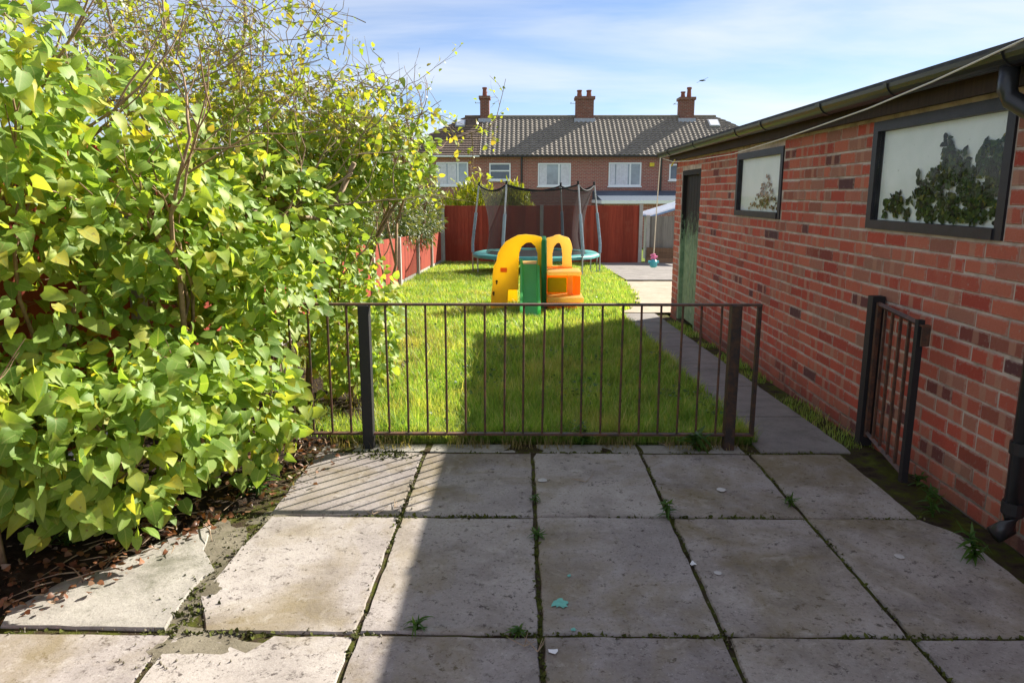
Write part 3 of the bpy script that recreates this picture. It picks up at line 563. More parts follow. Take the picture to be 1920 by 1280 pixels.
def curtains(h, x0, y0, x1, y1, fr):
    a = at(x0, y1, YH-.03); b = at(x1, y0, YH-.03)
    for (f0, f1) in fr:
        mb = MB(); n = 10; xs = [a.x+.09+(b.x-a.x-.18)*(f0+(f1-f0)*k/n) for k in range(n+1)]
        for z in (a.z+.085, b.z-.085): mb.v += [Vector((x, YH-.024-.005*(k % 2), z)) for k, x in enumerate(xs)]
        mb.f = [(k, k+1, n+2+k, n+1+k) for k in range(n)]; mb.build('curtain', M['curtain'], h)
def chimney(h, roof, cx, wx, pots, ztop=6.95):
    o = h['_o']; s = MB().box((cx-wx/2, YRg-.42, RZ-1.0), (cx+wx/2, YRg+.42, ztop-.16)).build('chimney', M['cbrick'], h)
    MB().box((cx-wx/2-.07, YRg-.49, ztop-.16), (cx+wx/2+.07, YRg+.49, ztop)).build('chimney_cap', M['cbrick'], s, off=o)
    MB().box((cx-wx/2-.10, YRg-.52, RZ-.42), (cx+wx/2+.10, YRg-.425, RZ-.10), Matrix.Rotation(R(-32), 3, 'X')).build('flashing', M['lead'], s, off=o)
    for (dx, dy, hh) in pots: MB().tube([(cx+dx, YRg+dy, ztop), (cx+dx, YRg+dy, ztop+hh*.8), (cx+dx, YRg+dy, ztop+hh*.82), (cx+dx, YRg+dy, ztop+hh)], [.14,.11,.145,.14], 10).build('chimney_pot', M['pot'], s, off=o)
    MB().tube([(cx-wx/2-.001, YRg, ztop-.35), (cx-wx/2-.3, YRg, ztop-.35)], .015, 5).tube([(cx-wx/2-.28, YRg-.3, ztop-.33), (cx-wx/2-.28, YRg+.3, ztop-.33)], .02, 5).build('aerial', M['steel'], s, off=o)
def skylight(h, roof, x, t, w=.55):
    y = YH-.3 + (YRg-YH+.3)*t; z = EZ + (RZ-EZ)*t; ang = math.atan2(RZ-EZ, YRg-YH+.3); rot = Matrix.Rotation(ang, 3, 'X')
    s = MB().box((x-w/2, y-.4, z+.03), (x+w/2, y+.4, z+.11), rot, (x, y, z)).build('skylight', M['lead'], roof, off=h['_o']); MB().box((x-w/2+.06, y-.34, z+.112), (x+w/2-.06, y+.34, z+.12), rot, (x, y, z)).build('skylight_pane', M['white'], roof, off=h['_o'])
h0, r0 = house(-7.0, -2.25, 'end terraced house with plain dark brown tiled roof and white eaves gutter', M['tile2'], hipl=True, tw=.17, amp=.004)
window(h0, 818, 304, 877, 348, .68); skylight(h0, r0, -3.5, .80)
h1, r1 = house(-2.25, 3.5, 'middle terraced house with a small slatted window beside a wide white one', M['tile'])
window(h1, 917, 306, 957, 338, None, True, True); window(h1, 1008, 306, 1070, 349, .64)
chimney(h1, r1, -2.13, .52, [(0, -.1, .5), (0, .25, .3)], 6.98); MB().tube([(.02, YH-.06, GH), (.02, YH-.06, EZ-.05)], .05, 8).build('downpipe', M['gut'], h1)
h2, r2 = house(3.5, 9.2, 'middle terraced house with flat roofed extension and yellow alarm box', M['tile'])
chimney(h2, r2, 3.66, 1.02, [(-.3, -.2, .36), (-.3, .2, .40), (.25, -.2, .36), (.25, .2, .40)]); window(h2, 1140, 305, 1202, 349, .66); window(h2, 1253, 308, 1276, 338, None, True)
MB().tube([(7.55, YH-.06, GH), (7.55, YH-.06, EZ-.05)], .06, 8).build('downpipe', M['gut'], h2); q = at(1221, 309, YH); MB().box((q.x-.12, YH-.12, q.z-.1), (q.x+.12, YH-.002, q.z+.1)).build('alarm_box', M['yel'], h2)
MB().box((4.0, 36.2, GH), (9.0, YH-.002, .98)).build('extension_wall', M['hbrick'], h2); MB().box((3.85, 36.0, .982), (9.1, YH-.003, 1.14)).build('extension_fascia', M['white'], h2)
MB().prism([(36.1, 1.142), (YH-.004, 1.142), (YH-.004, 1.62)], (5.2, 0, 0), org=(3.88,0,0), ax=(0,1,0)).build('extension_roof', M['bluelead'], h2)
curtains(h0, 818, 304, 877, 348, [(0,.3),(.34,.64)]); curtains(h1, 1008, 306, 1070, 349, [(0,.25),(.72,1)]); curtains(h2, 1140, 305, 1202, 349, [(0,.16),(.2,.6)])
h3, r3 = house(9.2, 15.0, 'hipped end terraced house with a small white roof light', M['tile'], hipr=True)
chimney(h3, r3, 9.55, .8, [(-.2, 0, .34), (.15, 0, .58)], 6.9); skylight(h3, r3, 11.0, .80, .6)
sh = thing('lean_to_shed', (4.7, 23.4, gz(23.4)), 'small pale shed with slatted blue plastic roof behind the grey panel', 'shed')
MB().box((4.02, 22.5, gz(23)), (6.4, 24.4, .72)).build('wall', M['clad'], sh)
MB().prism([(3.85, .74), (6.5, 1.55), (6.5, 1.60), (3.85, .79)], (0, 2.4, 0), org=(0, 22.3, 0)).build('roof', M['poly'], sh)
for k in range(8): y = 22.32 + k*.32; MB().prism([(3.84, .80), (6.5, 1.612), (6.5, 1.645), (3.84, .83)], (0, .07, 0), org=(0, y, 0)).build('roof_bar', M['white'], sh)
# ------------------------------------------------------------------ trampoline
TX, TY, TR = .36, 18.0, 1.52; TZ = gz(TY); RIM = TZ + .47
tr = thing('trampoline', (TX, TY, TZ), 'round trampoline with teal padded rim and dark safety net', 'trampoline')
def ring(r, z, n=40): return [(TX + r*math.cos(2*math.pi*k/n), TY + r*math.sin(2*math.pi*k/n), z) for k in range(n+1)]
MB().tube(ring(TR-.03, RIM-.03), .022, 8, False).build('frame', M['steel'], tr)
mb = MB(); n = 48
for r_, z in ((1.20, RIM+.012), (1.23, RIM+.035), (TR-.03, RIM+.035), (TR+.02, RIM+.005), (TR+.02, RIM-.05)):
    for k in range(n): t = 2*math.pi*k/n; mb.v.append(Vector((TX+r_*math.cos(t), TY+r_*math.sin(t), z + .006*math.sin(9*t+r_*7))))
for q in range(4): mb.f += [(q*n+k, q*n+(k+1)%n, (q+1)*n+(k+1)%n, (q+1)*n+k) for k in range(n)]
mb.build('rim_pad', M['teal'], tr, smooth=True)
MB().prism([(1.21*math.cos(2*math.pi*k/n), 1.21*math.sin(2*math.pi*k/n)) for k in range(n)], (0,0,.01), org=(TX,TY,RIM-.01), ay=(0,1,0)).build('jumping_mat', M['mat'], tr)
TOP = TZ + 2.12; ang = [R(a) for a in (176, 240, 312, 358, 62, 122)]; tops = []
for t in ang:
    c, s_ = math.cos(t), math.sin(t); bx, by = TX+c*(TR+.03), TY+s_*(TR+.03); tx, ty = TX+c*(TR-.14), TY+s_*(TR-.14); tops.append((t, Vector((tx, ty, TOP))))
    p = MB().tube([(bx, by, gz(by)-.02), (bx, by, RIM+.25), (tx, ty, TOP)], .019, 8).build('pole', M['steel'], tr)
    q = lambda z: (bx + (tx-bx)*max(0, (z-RIM-.25)/(TOP-RIM-.25)), by + (ty-by)*max(0, (z-RIM-.25)/(TOP-RIM-.25)), z)
    MB().tube([q(RIM+.03), q(RIM+.25), q(RIM+.98)], .036, 10).build('foam_sleeve', M['foam'], p, off=tr['_o']); MB().tube([q(TOP-.02), q(TOP+.06)], .026, 8).build('pole_cap', M['mat'], p, off=tr['_o'])
for k in range(3):
    t = ang[k*2] + .5; t2 = t + .75
    MB().tube([(TX+TR*math.cos(t), TY+TR*math.sin(t), RIM-.05), (TX+TR*math.cos(t), TY+TR*math.sin(t), gz(TY)+.02-.033*TR*math.sin(t)), (TX+TR*math.cos(t2), TY+TR*math.sin(t2), gz(TY)+.02-.033*TR*math.sin(t2)), (TX+TR*math.cos(t2), TY+TR*math.sin(t2), RIM-.05)], .02, 8).build('leg', M['steel'], tr)
sags = [.12, .15, .10, .22, .15, .15]; mb = MB(); rope = []; cols = []
order = sorted(tops, key=lambda q: q[0] % (2*math.pi)); m_ = 14
for i in range(6):
    a, b = order[i], order[(i+1) % 6]; ta, tb = a[0] % (2*math.pi), b[0] % (2*math.pi); tb += 2*math.pi if tb < ta else 0
    for k in range(m_):
        f = k/m_; p = a[1].lerp(b[1], f); p.z -= .02 + 4*f*(1-f)*.13; rope.append(p); cols.append((p, ta + (tb-ta)*f))
rope.append(rope[0]); MB().tube(rope, .02, 6, False).build('net_rope', M['mat'], tr)
rows = 8
for j in range(rows+1):
    for p, t in cols:
        f = j/rows; r_ = 1.20 + .03*math.sin(6*t); lo = Vector((TX + r_*math.cos(t), TY + r_*math.sin(t), RIM+.02)); q = p.lerp(lo, f); pull = .12*math.sin(math.pi*f); q += Vector((TX-q.x, TY-q.y, 0)).normalized()*pull; mb.v.append(q)
N_ = len(cols); mb.f = [(j*N_+k, j*N_+(k+1)%N_, (j+1)*N_+(k+1)%N_, (j+1)*N_+k) for j in range(rows) for k in range(N_)]
mb.build('safety_net', M['net'], tr, smooth=True)
# ------------------------------------------------------------------ plastic climbing frame with slide
YC = 10.45; zc = gz(YC)
pf = thing('climbing_frame', (.25, YC, zc), 'yellow, orange and green plastic climbing frame with slide on the lawn', 'play frame')
def zp(x, y, Y=YC): q = at(880 + x/4.74, 330 + y/4.74, Y); return (q.x, q.z)
def resamp(pts, n):
    pts = [Vector(p) for p in pts]; L = [0]
    for a, b in zip(pts, pts[1:] + pts[:1]): L.append(L[-1] + (b-a).length)
    out = []
    for k in range(n):
        d = L[-1]*k/n; i = max(j for j in range(len(pts)) if L[j] <= d); a, b = pts[i], pts[(i+1) % len(pts)]; out.append(tuple(a.lerp(b, (d-L[i])/max(1e-6, L[i+1]-L[i]))))
    return out
def panel(name, outl, m, th, Y=YC, hole=None, bevel=.015):
    o = [zp(*p, Y) for p in outl]; mb = MB()
    if hole: hq = [zp(*p, Y) for p in hole]; o = resamp(o, 48); hq = resamp(hq, 48); mb.prism(o, (0, th, 0), hq, org=(0, Y, 0))
    else: mb.prism(o, (0, th, 0), org=(0, Y, 0))
    return mb.build(name, m, pf, bevel=bevel)
gb = 1180
panel('side_panel', [(190,gb),(196,1040),(206,960),(204,900),(216,800),(238,765),(252,690),(282,635),(320,588),(372,556),(430,528),(500,520),(580,528),(645,545),(650,gb),(612,gb),(608,790),(606,690),(585,625),(548,590),(505,594),(462,630),(442,690),(440,780),(436,1012),(345,1012),(338,gb)], M['yellow'], .11)
panel('step_panel', [(210,gb),(230,900),(300,800),(340,700),(420,650),(430,gb)], M['yellow'], .09, YC+.6)
for (x, y) in ((243, 935), (216, 1035)): q = zp(x, y); MB().tube([(q[0], YC-.006, q[1]), (q[0], YC+.02, q[1])], .016, 10).tube([(q[0], YC-.006, q[1]-.03), (q[0], YC+.02, q[1]-.03)], .012, 10).build('peep_hole', M['mat'], pf)
q = zp(305, 835); MB().box((q[0]-.045, YC-.005, q[1]-.03), (q[0]+.045, YC+.01, q[1]+.03)).build('badge', M['orange'], pf)
a = zp(445, 790); b = zp(618, 790); zt = a[1]; x0, x1 = a[0]+.01, b[0]+.01
sl_ = []; k = 14
for i in range(k+1):
    f = i/k; y = YC + .12 - .95*f; z = zt - (zt-zc-.06)*(f**1.0 if f < .8 else .8 + (f-.8)*.9) ; sl_.append((y, z))
mb = MB()
for (y, z) in sl_: mb.v += [Vector((x0,y,z+.07)), Vector((x0+.03,y,z+.07)), Vector((x0+.045,y,z)), Vector((x1-.045,y,z)), Vector((x1-.03,y,z+.07)), Vector((x1,y,z+.07)), Vector((x1,y,z-.04)), Vector((x0,y,z-.04))]
mb.f = [(i*8+j, i*8+(j+1)%8, (i+1)*8+(j+1)%8, (i+1)*8+j) for i in range(k) for j in range(8)] + [tuple(range(7,-1,-1)), tuple(k*8+j for j in range(8))]
mb.build('slide', M['green'], pf); yb = sl_[-1][0]
MB().box((x0+.02, YC+.12, zt-.06), (x1-.02, YC+.72, zt-.005)).build('platform', M['peach'], pf, bevel=.01); MB().box((x0+.04, yb+.12, zc-.03), (x1-.04, yb+.22, sl_[-3][1]-.02)).build('slide_foot', M['green'], pf)
q0 = zp(662, 540); q1 = zp(662, gb); dv = [(YC-.22, q1[1]), (YC-.22, q0[1]-.55), (YC-.14, q0[1]-.22), (YC, q0[1]-.04), (YC+.2, q0[1]), (YC+.5, q0[1]-.04), (YC+.75, q0[1]-.3), (YC+.8, q1[1])]
MB().prism(dv, (.075, 0, 0), org=(q0[0]-.035,0,0), ax=(0,1,0)).build('divider_panel', M['dgreen'], pf, bevel=.02)
panel('arch_panel', [(685,815),(685,552),(740,540),(768,525),(800,520),(830,535),(885,548),(905,590),(916,640),(906,700),(912,815)], M['peach'], .09, YC+.25, hole=[(738,800),(738,690),(752,630),(780,595),(805,595),(822,640),(828,700),(828,800)])
a = zp(685, 800, YC+.25); b = zp(915, 1150, YC+.25); MB().box((a[0], YC+.255, zc), (b[0]-.01, YC+.335, a[1]-.01)).build('back_panel', M['orange'], pf)
def shelf(name, x0_, x1_, y_, m, th=.045, ya=-.28, yb_=.24): p = zp(x0_, y_, YC-.1); q = zp(x1_, y_, YC-.1); MB().box((p[0], YC+ya, p[1]-th), (q[0], YC+yb_, p[1])).build(name, m, pf, bevel=.015)
shelf('table_shelf', 690, 990, 838, M['peach'], .055); shelf('bench_seat', 690, 1008, 1062, M['peach'], .07, -.32)
p = zp(695, 905, YC+.2); q = zp(865, 1035, YC+.2); MB().box((p[0], YC+.215, q[1]), (q[0], YC+.25, p[1])).build('lime_panel', M['lime'], pf, bevel=.01)
p = zp(872, 870, YC+.02); q = zp(918, 1045, YC+.02); MB().box((p[0], YC-.02, q[1]), (q[0], YC+.08, p[1])).build('column', M['peach'], pf, bevel=.012)
p = zp(925, 880, YC+.1); q = zp(978, gb, YC+.1); MB().box((p[0], YC-.02, zc), (q[0], YC+.20, p[1])).build('end_panel', M['orange'], pf, bevel=.012)
p = zp(690, 1110); q = zp(920, gb); MB().box((p[0]+.01, YC-.2, zc), (q[0], YC+.15, p[1])).build('bench_base', M['orange'], pf, bevel=.012)
# ------------------------------------------------------------------ plants
def branches(root, starts, m, depth=4, name='branches', seed=1, spread=.5, ratio=.68, up=.15, lens=.5, n0=6):
    rnd = random.Random(seed); mb = MB(); tips = []
    def grow(p, d, L, r, lv):
        pts = [p]; rad = [r]; q = p.copy(); dd = d.copy()
        for k in range(4):
            dd = (dd + Vector((rnd.gauss(0,.16), rnd.gauss(0,.16), rnd.gauss(0,.12)+up*.25))).normalized(); q = q + dd*(L/4); pts.append(q.copy()); rad.append(r*(1-.12*(k+1)))
            if lv < depth and k >= 1 and rnd.random() < .85:
                nd = (dd + Vector((rnd.gauss(0,spread), rnd.gauss(0,spread), rnd.gauss(0,spread*.7)+up))).normalized(); grow(q.copy(), nd, L*ratio*rnd.uniform(.8,1.2), r*.55, lv+1)
            if lv >= depth-1: tips.append((q.copy(), dd.copy()))
        mb.tube(pts, rad, n0 if lv < 2 else 4, lv < 2)
    for (p, d, L, r) in starts: grow(Vector(p), Vector(d).normalized(), L, r, 0)
    mb.build(name, m, root, smooth=True); return tips
def blob_pts(blobs, seed):
    rg = np.random.default_rng(seed); P = []; O = []
    for (cx, cy, cz, rx, ry, rz, n) in blobs:
        d = rg.normal(size=(n,3)); d /= np.linalg.norm(d, axis=1, keepdims=True); r = rg.uniform(.35, 1.0, n)**.55 * (1 + .18*np.sin(d[:,0]*9 + cx*7)*np.cos(d[:,2]*8 + cy*5))
        P.append(np.array([cx,cy,cz]) + d*r[:,None]*np.array([rx,ry,rz])); O.append(d)
    return np.concatenate(P), np.concatenate(O), rg
LEAFMESH = []
def shrub(name, loc, label, blobs, smin, smax, m, starts, bm, seed, single=300, cat='shrub', clip=None):
    root = thing(name, loc, label, cat); P, O, rg = blob_pts([(*b[:6], int(b[6]*1.75)) for b in blobs], seed)
    if clip is not None: k = clip(P); P, O = P[k], O[k]
    n = len(P); A = O*np.array([.8,.8,.3]) + np.array([.12,-.15,-.42]) + rg.normal(size=(n,3))*.42; N = O*.30 + np.array([.55,-.38,.62]) + rg.normal(size=(n,3))*.40; sc = smin + (smax-smin)*rg.random(n)**.8; wd = rg.uniform(.8, 1.15, n)
    order = np.argsort(np.linalg.norm(P - np.array([0,0,CAMH]), axis=1) - np.sum(O*(np.array([0,0,CAMH])-P), axis=1)*.2); first, rest = order[:single], order[single:]
    if single:
        if not LEAFMESH:
            for v in range(12):
                me = bpy.data.meshes.new('leaf'); T = HEART.copy(); T[:,2] = T[:,2]*random.uniform(-.3,2.4) - random.gauss(.12,.28)*T[:,1]**2 + random.gauss(0,.12)*T[:,0] + .06*np.sin(T[:,1]*5+v); me.from_pydata(T.tolist(), [], HF.tolist()); me.uv_layers.new(name='UVMap').data.foreach_set('uv', HEART[HF.ravel(), :2].astype(np.float32).ravel()); me.shade_smooth(); me.materials.append(m); LEAFMESH.append(me)
        Fm = frames(A, N); lo = Vector(loc)
        for i in first:
            o = bpy.data.objects.new('leaf', LEAFMESH[i % 12]); C.objects.link(o); o.parent = root; mt = Matrix(Fm[i].tolist()).to_4x4(); mt = Matrix.Translation(Vector(P[i].tolist()) - lo) @ mt @ Matrix.Diagonal((sc[i]*wd[i], sc[i], sc[i], 1)); o.matrix_local = mt
    V, F, _ = leaves(P[rest], A[rest], N[rest], sc[rest], wid=wd[rest]); fo = npmesh('foliage', V, F, m, root, True, HEART[:, :2]); fo['kind'] = 'stuff'
    if starts: branches(root, starts, bm, 3, 'branches', seed, .55, .62, .2)
    return root
rnd_st = lambda xs, L, r: [((x, y, gz(y)), (dx, dy, 1), L, r) for (x, y, dx, dy) in xs]
nofence = lambda P: P[:,0] > -2.32
shrub('lilac_shrub', (-1.75, 3.0, .03), 'low spreading shrub with large heart shaped leaves beside the patio', [(-1.68,2.95,.42,.42,.5,.36,520), (-1.40,3.5,.42,.33,.42,.36,420), (-1.95,2.72,.52,.35,.42,.36,340), (-1.85,3.2,.66,.36,.5,.22,150), (-1.5,3.15,.62,.30,.4,.22,180)], .038, .088, M['leaf'],
      rnd_st([(-1.8,2.9,.2,-.1), (-1.6,3.3,.4,-.2), (-2.0,2.6,0,-.2)], .45, .014), M['bark'], 3, clip=nofence)
shrub('lilac_shrub', (-1.95, 3.5, .03), 'tall lilac shrub with bare brown stems and big leaves before red fence', [(-1.95,2.85,1.38,.36,.55,.26,340), (-1.72,3.5,1.32,.42,.6,.34,560), (-1.85,2.6,1.72,.34,.45,.32,320), (-1.78,2.55,1.9,.34,.4,.22,70), (-1.55,4.3,1.32,.5,.6,.42,640), (-1.55,4.2,.85,.4,.5,.35,280), (-1.9,3.4,1.75,.4,.6,.25,240), (-1.35,3.9,1.0,.3,.4,.3,200), (-1.98,2.95,1.02,.28,.5,.2,120), (-1.75,3.5,.98,.3,.4,.2,100)], .034, .082, M['leaf'],
      [((-1.95,3.3,0), (.12,-.05,1), 1.25, .028), ((-1.85,3.7,0), (.25,-.1,1), 1.15, .022), ((-2.05,3.0,0), (-.1,-.15,1), 1.3, .02), ((-1.7,4.1,0), (.1,.1,1), 1.2, .025)], M['bark'], 5, clip=nofence)
shrub('lilac_shrub', (-1.3, 5.3, gz(5.3)), 'leafy shrub growing up behind the metal railing beside the lawn', [(-.98,5.6,1.68,.36,.5,.30,420), (-1.3,5.4,1.78,.45,.5,.26,330), (-1.7,4.7,1.75,.45,.5,.25,260), (-1.43,5.2,1.35,.40,.5,.42,600), (-1.45,5.4,1.0,.36,.5,.36,420), (-1.18,5.0,.5,.33,.45,.45,420), (-.98,5.0,.55,.16,.35,.5,140), (-1.5,5.0,.8,.4,.5,.5,320), (-1.6,5.6,1.6,.5,.6,.35,360)], .032, .07, M['leaf'],
      [((-1.3,5.3,gz(5.3)), (.1,0,1), 1.3, .025), ((-1.15,5.5,gz(5.4)), (.15,.1,1), 1.3, .02), ((-1.2,5.0,gz(5)), (0,-.1,1), .9, .014)], M['bark'], 9, clip=nofence)
tree = thing('twiggy_tree', (-1.55, 5.0, gz(5)), 'sparse small tree with tangled bare twigs and tiny leaves above shrubs', 'tree')
st = [((-1.5,5.0,gz(5)), (.04,0,1), 1.75, .032), ((-1.25,5.4,gz(5.4)), (.17,0,1), 1.75, .026), ((-1.9,4.7,gz(5)), (-.1,-.05,1), 1.7, .026), ((-2.1,5.6,gz(5)), (.02,.05,1), 1.8, .028), ((-1.95,3.9,0), (.05,-.05,1), 1.6, .02), ((-1.75,5.2,gz(5)), (-.05,.05,1), 1.75, .024), ((-2.0,4.4,0), (.1,.1,1), 1.6, .02), ((-1.7,5.9,gz(6)), (.1,.1,1), 1.8, .024), ((-1.6,4.6,gz(5)), (.0,-.1,1), 1.65, .02)]
tips = branches(tree, st, M['bark2'], 5, 'branches', 22, .85, .60, .02)
tp = [t for t in tips if t[0].z > 1.35]; rg = np.random.default_rng(4); P = np.array([t[0] for t in tp]); sel = rg.random(len(P)) < np.where(P[:,2] > 2.1, .6, .5); P = P[sel]; P = P + rg.normal(size=P.shape)*.03; n = len(P); 
big = np.where(P[:,2] > 2.1, 1.0, 1.5)
P2, O2, rg2 = blob_pts([(-1.55,5.0,1.92,.65,.6,.30,1100), (-1.05,5.4,2.0,.38,.5,.28,420), (-2.0,4.5,2.15,.6,.7,.35,800), (-1.5,4.6,2.3,.6,.6,.3,380), (-2.2,3.9,2.2,.5,.7,.3,500)], 77)
tw = MB()
for i in range(0, len(P2), 3):
    p = Vector(P2[i].tolist()); d = Vector((random.gauss(0,.6), random.gauss(0,.6), random.gauss(.35,.5))).normalized(); L = random.uniform(.10,.30); q = p + d*L*.5 + Vector((random.gauss(0,.02), random.gauss(0,.02), random.gauss(0,.02))); tw.tube([p - d*L*.5, p, q, q + (d + Vector((random.gauss(0,.5), 0, random.gauss(0,.5))))*L*.3], [.0028,.0024,.0018,.001], 4, False)
tw.build('twigs', M['bark2'], tree)['kind'] = 'stuff'
P = np.concatenate([P, P2]); n = len(P); big = np.where(P[:,2] > 2.1, 1.0, 1.4)
V, F, _ = leaves(P, rg.normal(size=(n,3)) + [0,0,-.3], rg.normal(size=(n,3))*.7 + [.5,-.2,.6], rg.uniform(.014,.042,n)*big); npmesh('foliage', V, F, M['leaf2'], tree)['kind'] = 'stuff'
# neighbours' shrubs
NARROW = HEART*np.array([.42,1.5,1]);
def far_shrub(name, loc, label, blobs, smin, smax, m, seed, spikes=0, upright=False, trunk=.05):
    root = thing(name, loc, label, 'shrub'); P, O, rg = blob_pts(blobs, seed); n = len(P)
    A = (O*.5 + np.array([0,0,.9]) if upright else O + np.array([0,0,-.2])) + rg.normal(size=(n,3))*.35; N = O + np.array([.2,0,.4]) + rg.normal(size=(n,3))*.4
    V, F, _ = leaves(P, A, N, rg.uniform(smin, smax, n), NARROW); npmesh('crown', V, F, m, root)['kind'] = 'stuff'
    if spikes:
        mb = MB(); idx = rg.integers(0, n, spikes)
        for i in idx:
            if O[i][2] < -.1: continue
            p = Vector(P[i].tolist()); d = (Vector(O[i].tolist()) + Vector((0,0,.3))).normalized(); mb.tube([p, p+d*.1, p+d*.24+Vector((0,0,-.03))], [.018,.02,.005], 5)
        mb.build('seed_heads', M['spike'], root)['kind'] = 'stuff'
    b = blobs[0]; MB().tube([(loc[0], loc[1], loc[2]-.05), (b[0], b[1], b[2])], [trunk, trunk*.5], 7).build('trunk', M['bark'], root); return root
far_shrub('buddleia_shrub', (-3.1, 16, gz(16)), 'untidy neighbouring shrub with brown seed heads leaning over the low fence', [(-2.75,15.5,1.0,.65,1.3,.75,2600), (-2.65,18,1.0,.75,1.5,.95,3000), (-3.1,13,1.1,.7,1.3,.8,2000), (-2.3,17,.75,.4,1.2,.4,700)], .05, .10, M['budd'], 31, 160)
for cx, cy, hh, rr, s_, lab in ((-1.75, 26, 1.85, 1.2, 41, 'golden conifer behind the rear fence below the left upstairs window'), (-.35, 26.3, 1.75, .9, 42, 'smaller golden conifer seen through the trampoline net')):
    z = gz(cy); far_shrub('golden_conifer', (cx, cy, z), lab, [(cx,cy,z+.9,rr,rr*.9,1.0,2200), (cx-.35*rr,cy-.2,z+1.5,rr*.55,.5,.75,900), (cx+.35*rr,cy,z+1.6,rr*.5,.5,hh-.9,900), (cx,cy,z+1.9,rr*.4,.4,hh-1.05,600)], .07, .15, M['gold'], s_, 0, True)
# grass blades
def blades(name, n, xr, yr, hmin, hmax, w, m, seed, keep=None, parent=None, dens=None):
    rg = np.random.default_rng(seed); u = rg.random(n); y = yr[0] + (yr[1]-yr[0])*(u**(dens or 1)); x = rg.uniform(xr[0], xr[1], n)
    if keep is not None: k = keep(x, y); x, y = x[k], y[k]; n = len(x)
    z = -0.033*np.clip(y-4.1, 0, 37) - .015; clump = .55 + .45*np.sin(x*5.1+np.sin(y*3.3)*2)*np.sin(y*4.3+np.cos(x*2.9)*2); h = rg.uniform(hmin, hmax, n)*(.65+.5*clump); a = rg.uniform(0, 6.283, n); ln = rg.uniform(.15, .75, n)*h; b = a + rg.normal(0, .5, n) + 1.57
    ww = w*(.6+.8*rg.random(n))*(1 + (y-4)*.10); dx, dy = np.cos(a)*ww, np.sin(a)*ww; lx, ly = np.cos(b)*ln, np.sin(b)*ln
    V = np.stack([np.stack([x-dx, y-dy, z], 1), np.stack([x+dx, y+dy, z], 1), np.stack([x-dx*.7+lx*.35, y-dy*.7+ly*.35, z+h*.6], 1), np.stack([x+dx*.7+lx*.35, y+dy*.7+ly*.35, z+h*.6], 1), np.stack([x+lx, y+ly, z+h], 1)], 1).reshape(-1, 3)
    F = (np.array([(0,1,3),(0,3,2),(2,3,4)])[None] + (np.arange(n)*5)[:, None, None]).reshape(-1, 3); return tag(npmesh(name, V, F, m, parent), kind='stuff')
tag(blades('lawn_grass', 210000, (-2.33, 1.39), (4.15, 21.8), .04, .135, .0026, M['grass'], 1, lambda x, y: ~((x < -1.0) & (y < 6.5) & (np.sin(x*9+y*7) < .3)), dens=1.7), 'bright green uncut grass of the back lawn', 'grass')
tag(blades('dry_grass', 2600, (-1.1, 1.3), (4.02, 4.34), .02, .10, .002, M['straw'], 2, lambda x, y: np.sin(x*6.3+1)+np.sin(x*14) > -.7), 'dry straw coloured grass along the foot of the railing', 'grass')
tag(blades('tall_grass_tufts', 8000, (-1.4, 1.36), (4.14, 9), .09, .21, .0024, M['grass'], 15, lambda x, y: (np.sin(x*7.3+y*2.1)*np.sin(y*5.7-x*3.3) > .35) | (y < 4.5) & (np.sin(x*5) > -.3), dens=1.6), 'taller darker grass tufts near the railing', 'grass')
tag(blades('dry_grass', 2600, (-2.3, -.7), (4.3, 8.5), .05, .22, .002, M['straw'], 3), 'dry yellow grass under the shrub behind the railing', 'grass')
tag(blades('wall_grass', 3000, (1.86, 2.04), (3.75, 9.5), .015, .07, .002, M['grass'], 5, lambda x, y: np.sin(y*3.1)+np.sin(y*7.7) > -.2), 'thin strip of moss and grass along the brick wall foot', 'grass')
tag(blades('lawn_edge_grass', 16000, (1.36, 2.3), (10.25, 21.6), .04, .12, .0026, M['grass'], 19, lambda x, y: x < np.interp(y, [10.2, 11.3, 12.5, 15.6, 22], [1.40, 1.80, 1.98, 2.15, 2.3]) + .05*np.sin(y*9)), 'grass spreading over the edge of the dusty path', 'grass')
def clover():
    rg = np.random.default_rng(66); n = 9000; y = 4.2 + 15*rg.random(n)**1.6; x = rg.uniform(-2.2, 1.35, n); k = np.sin(x*4.1+y*1.7)*np.sin(y*2.3-x*3) > .15; x, y = x[k], y[k]; n = len(x)
    P = np.stack([x, y, -.033*np.clip(y-4.1, 0, 37) + rg.uniform(.02,.075,n)], 1); V, F, _ = leaves(P, rg.normal(size=(n,3))*[1,1,.2], rg.normal(size=(n,3))*.35 + [0,-.2,1], rg.uniform(.012,.034,n)); tag(npmesh('clover', V, F, M['weed']), 'broad leaved clover growing in patches through the lawn', 'clover', kind='stuff')
clover()
def crumbs():
    rg = np.random.default_rng(91); V = []; F = []; pts = []
    for k in range(1500):
        c = rg.random()
        if c < .35: pts.append((JX[2+int(rg.integers(0,5))] + rg.normal(0,.016), rg.uniform(1.2,3.95)))
        elif c < .6: pts.append((rg.uniform(-1.7,1.85), JY[1+int(rg.integers(0,4))] + rg.normal(0,.018)))
        elif c < .85: y = rg.uniform(2.0,3.2); pts.append((-1.12 - .28*(y-2.1) + rg.normal(0,.10), y))
        else: y = rg.uniform(2,4.1); pts.append((bed_x(y) + rg.normal(0,.08), y))
    for x, y in pts:
        r = .0015 + .0042*rg.random()**2; i = len(V); V += [(x+r*math.cos(t+rg.random()), y+r*math.sin(t+rg.random()), .0) for t in (0, 1.57, 3.14, 4.7)] + [(x, y, r*1.1+.003)]; F += [(i,i+1,i+4),(i+1,i+2,i+4),(i+2,i+3,i+4),(i+3,i,i+4)]
    tag(npmesh('grit_crumbs', np.array(V), np.array(F), M['grit']), 'loose grit and crumbs lying along the slab joints', 'grit', kind='stuff')
crumbs()
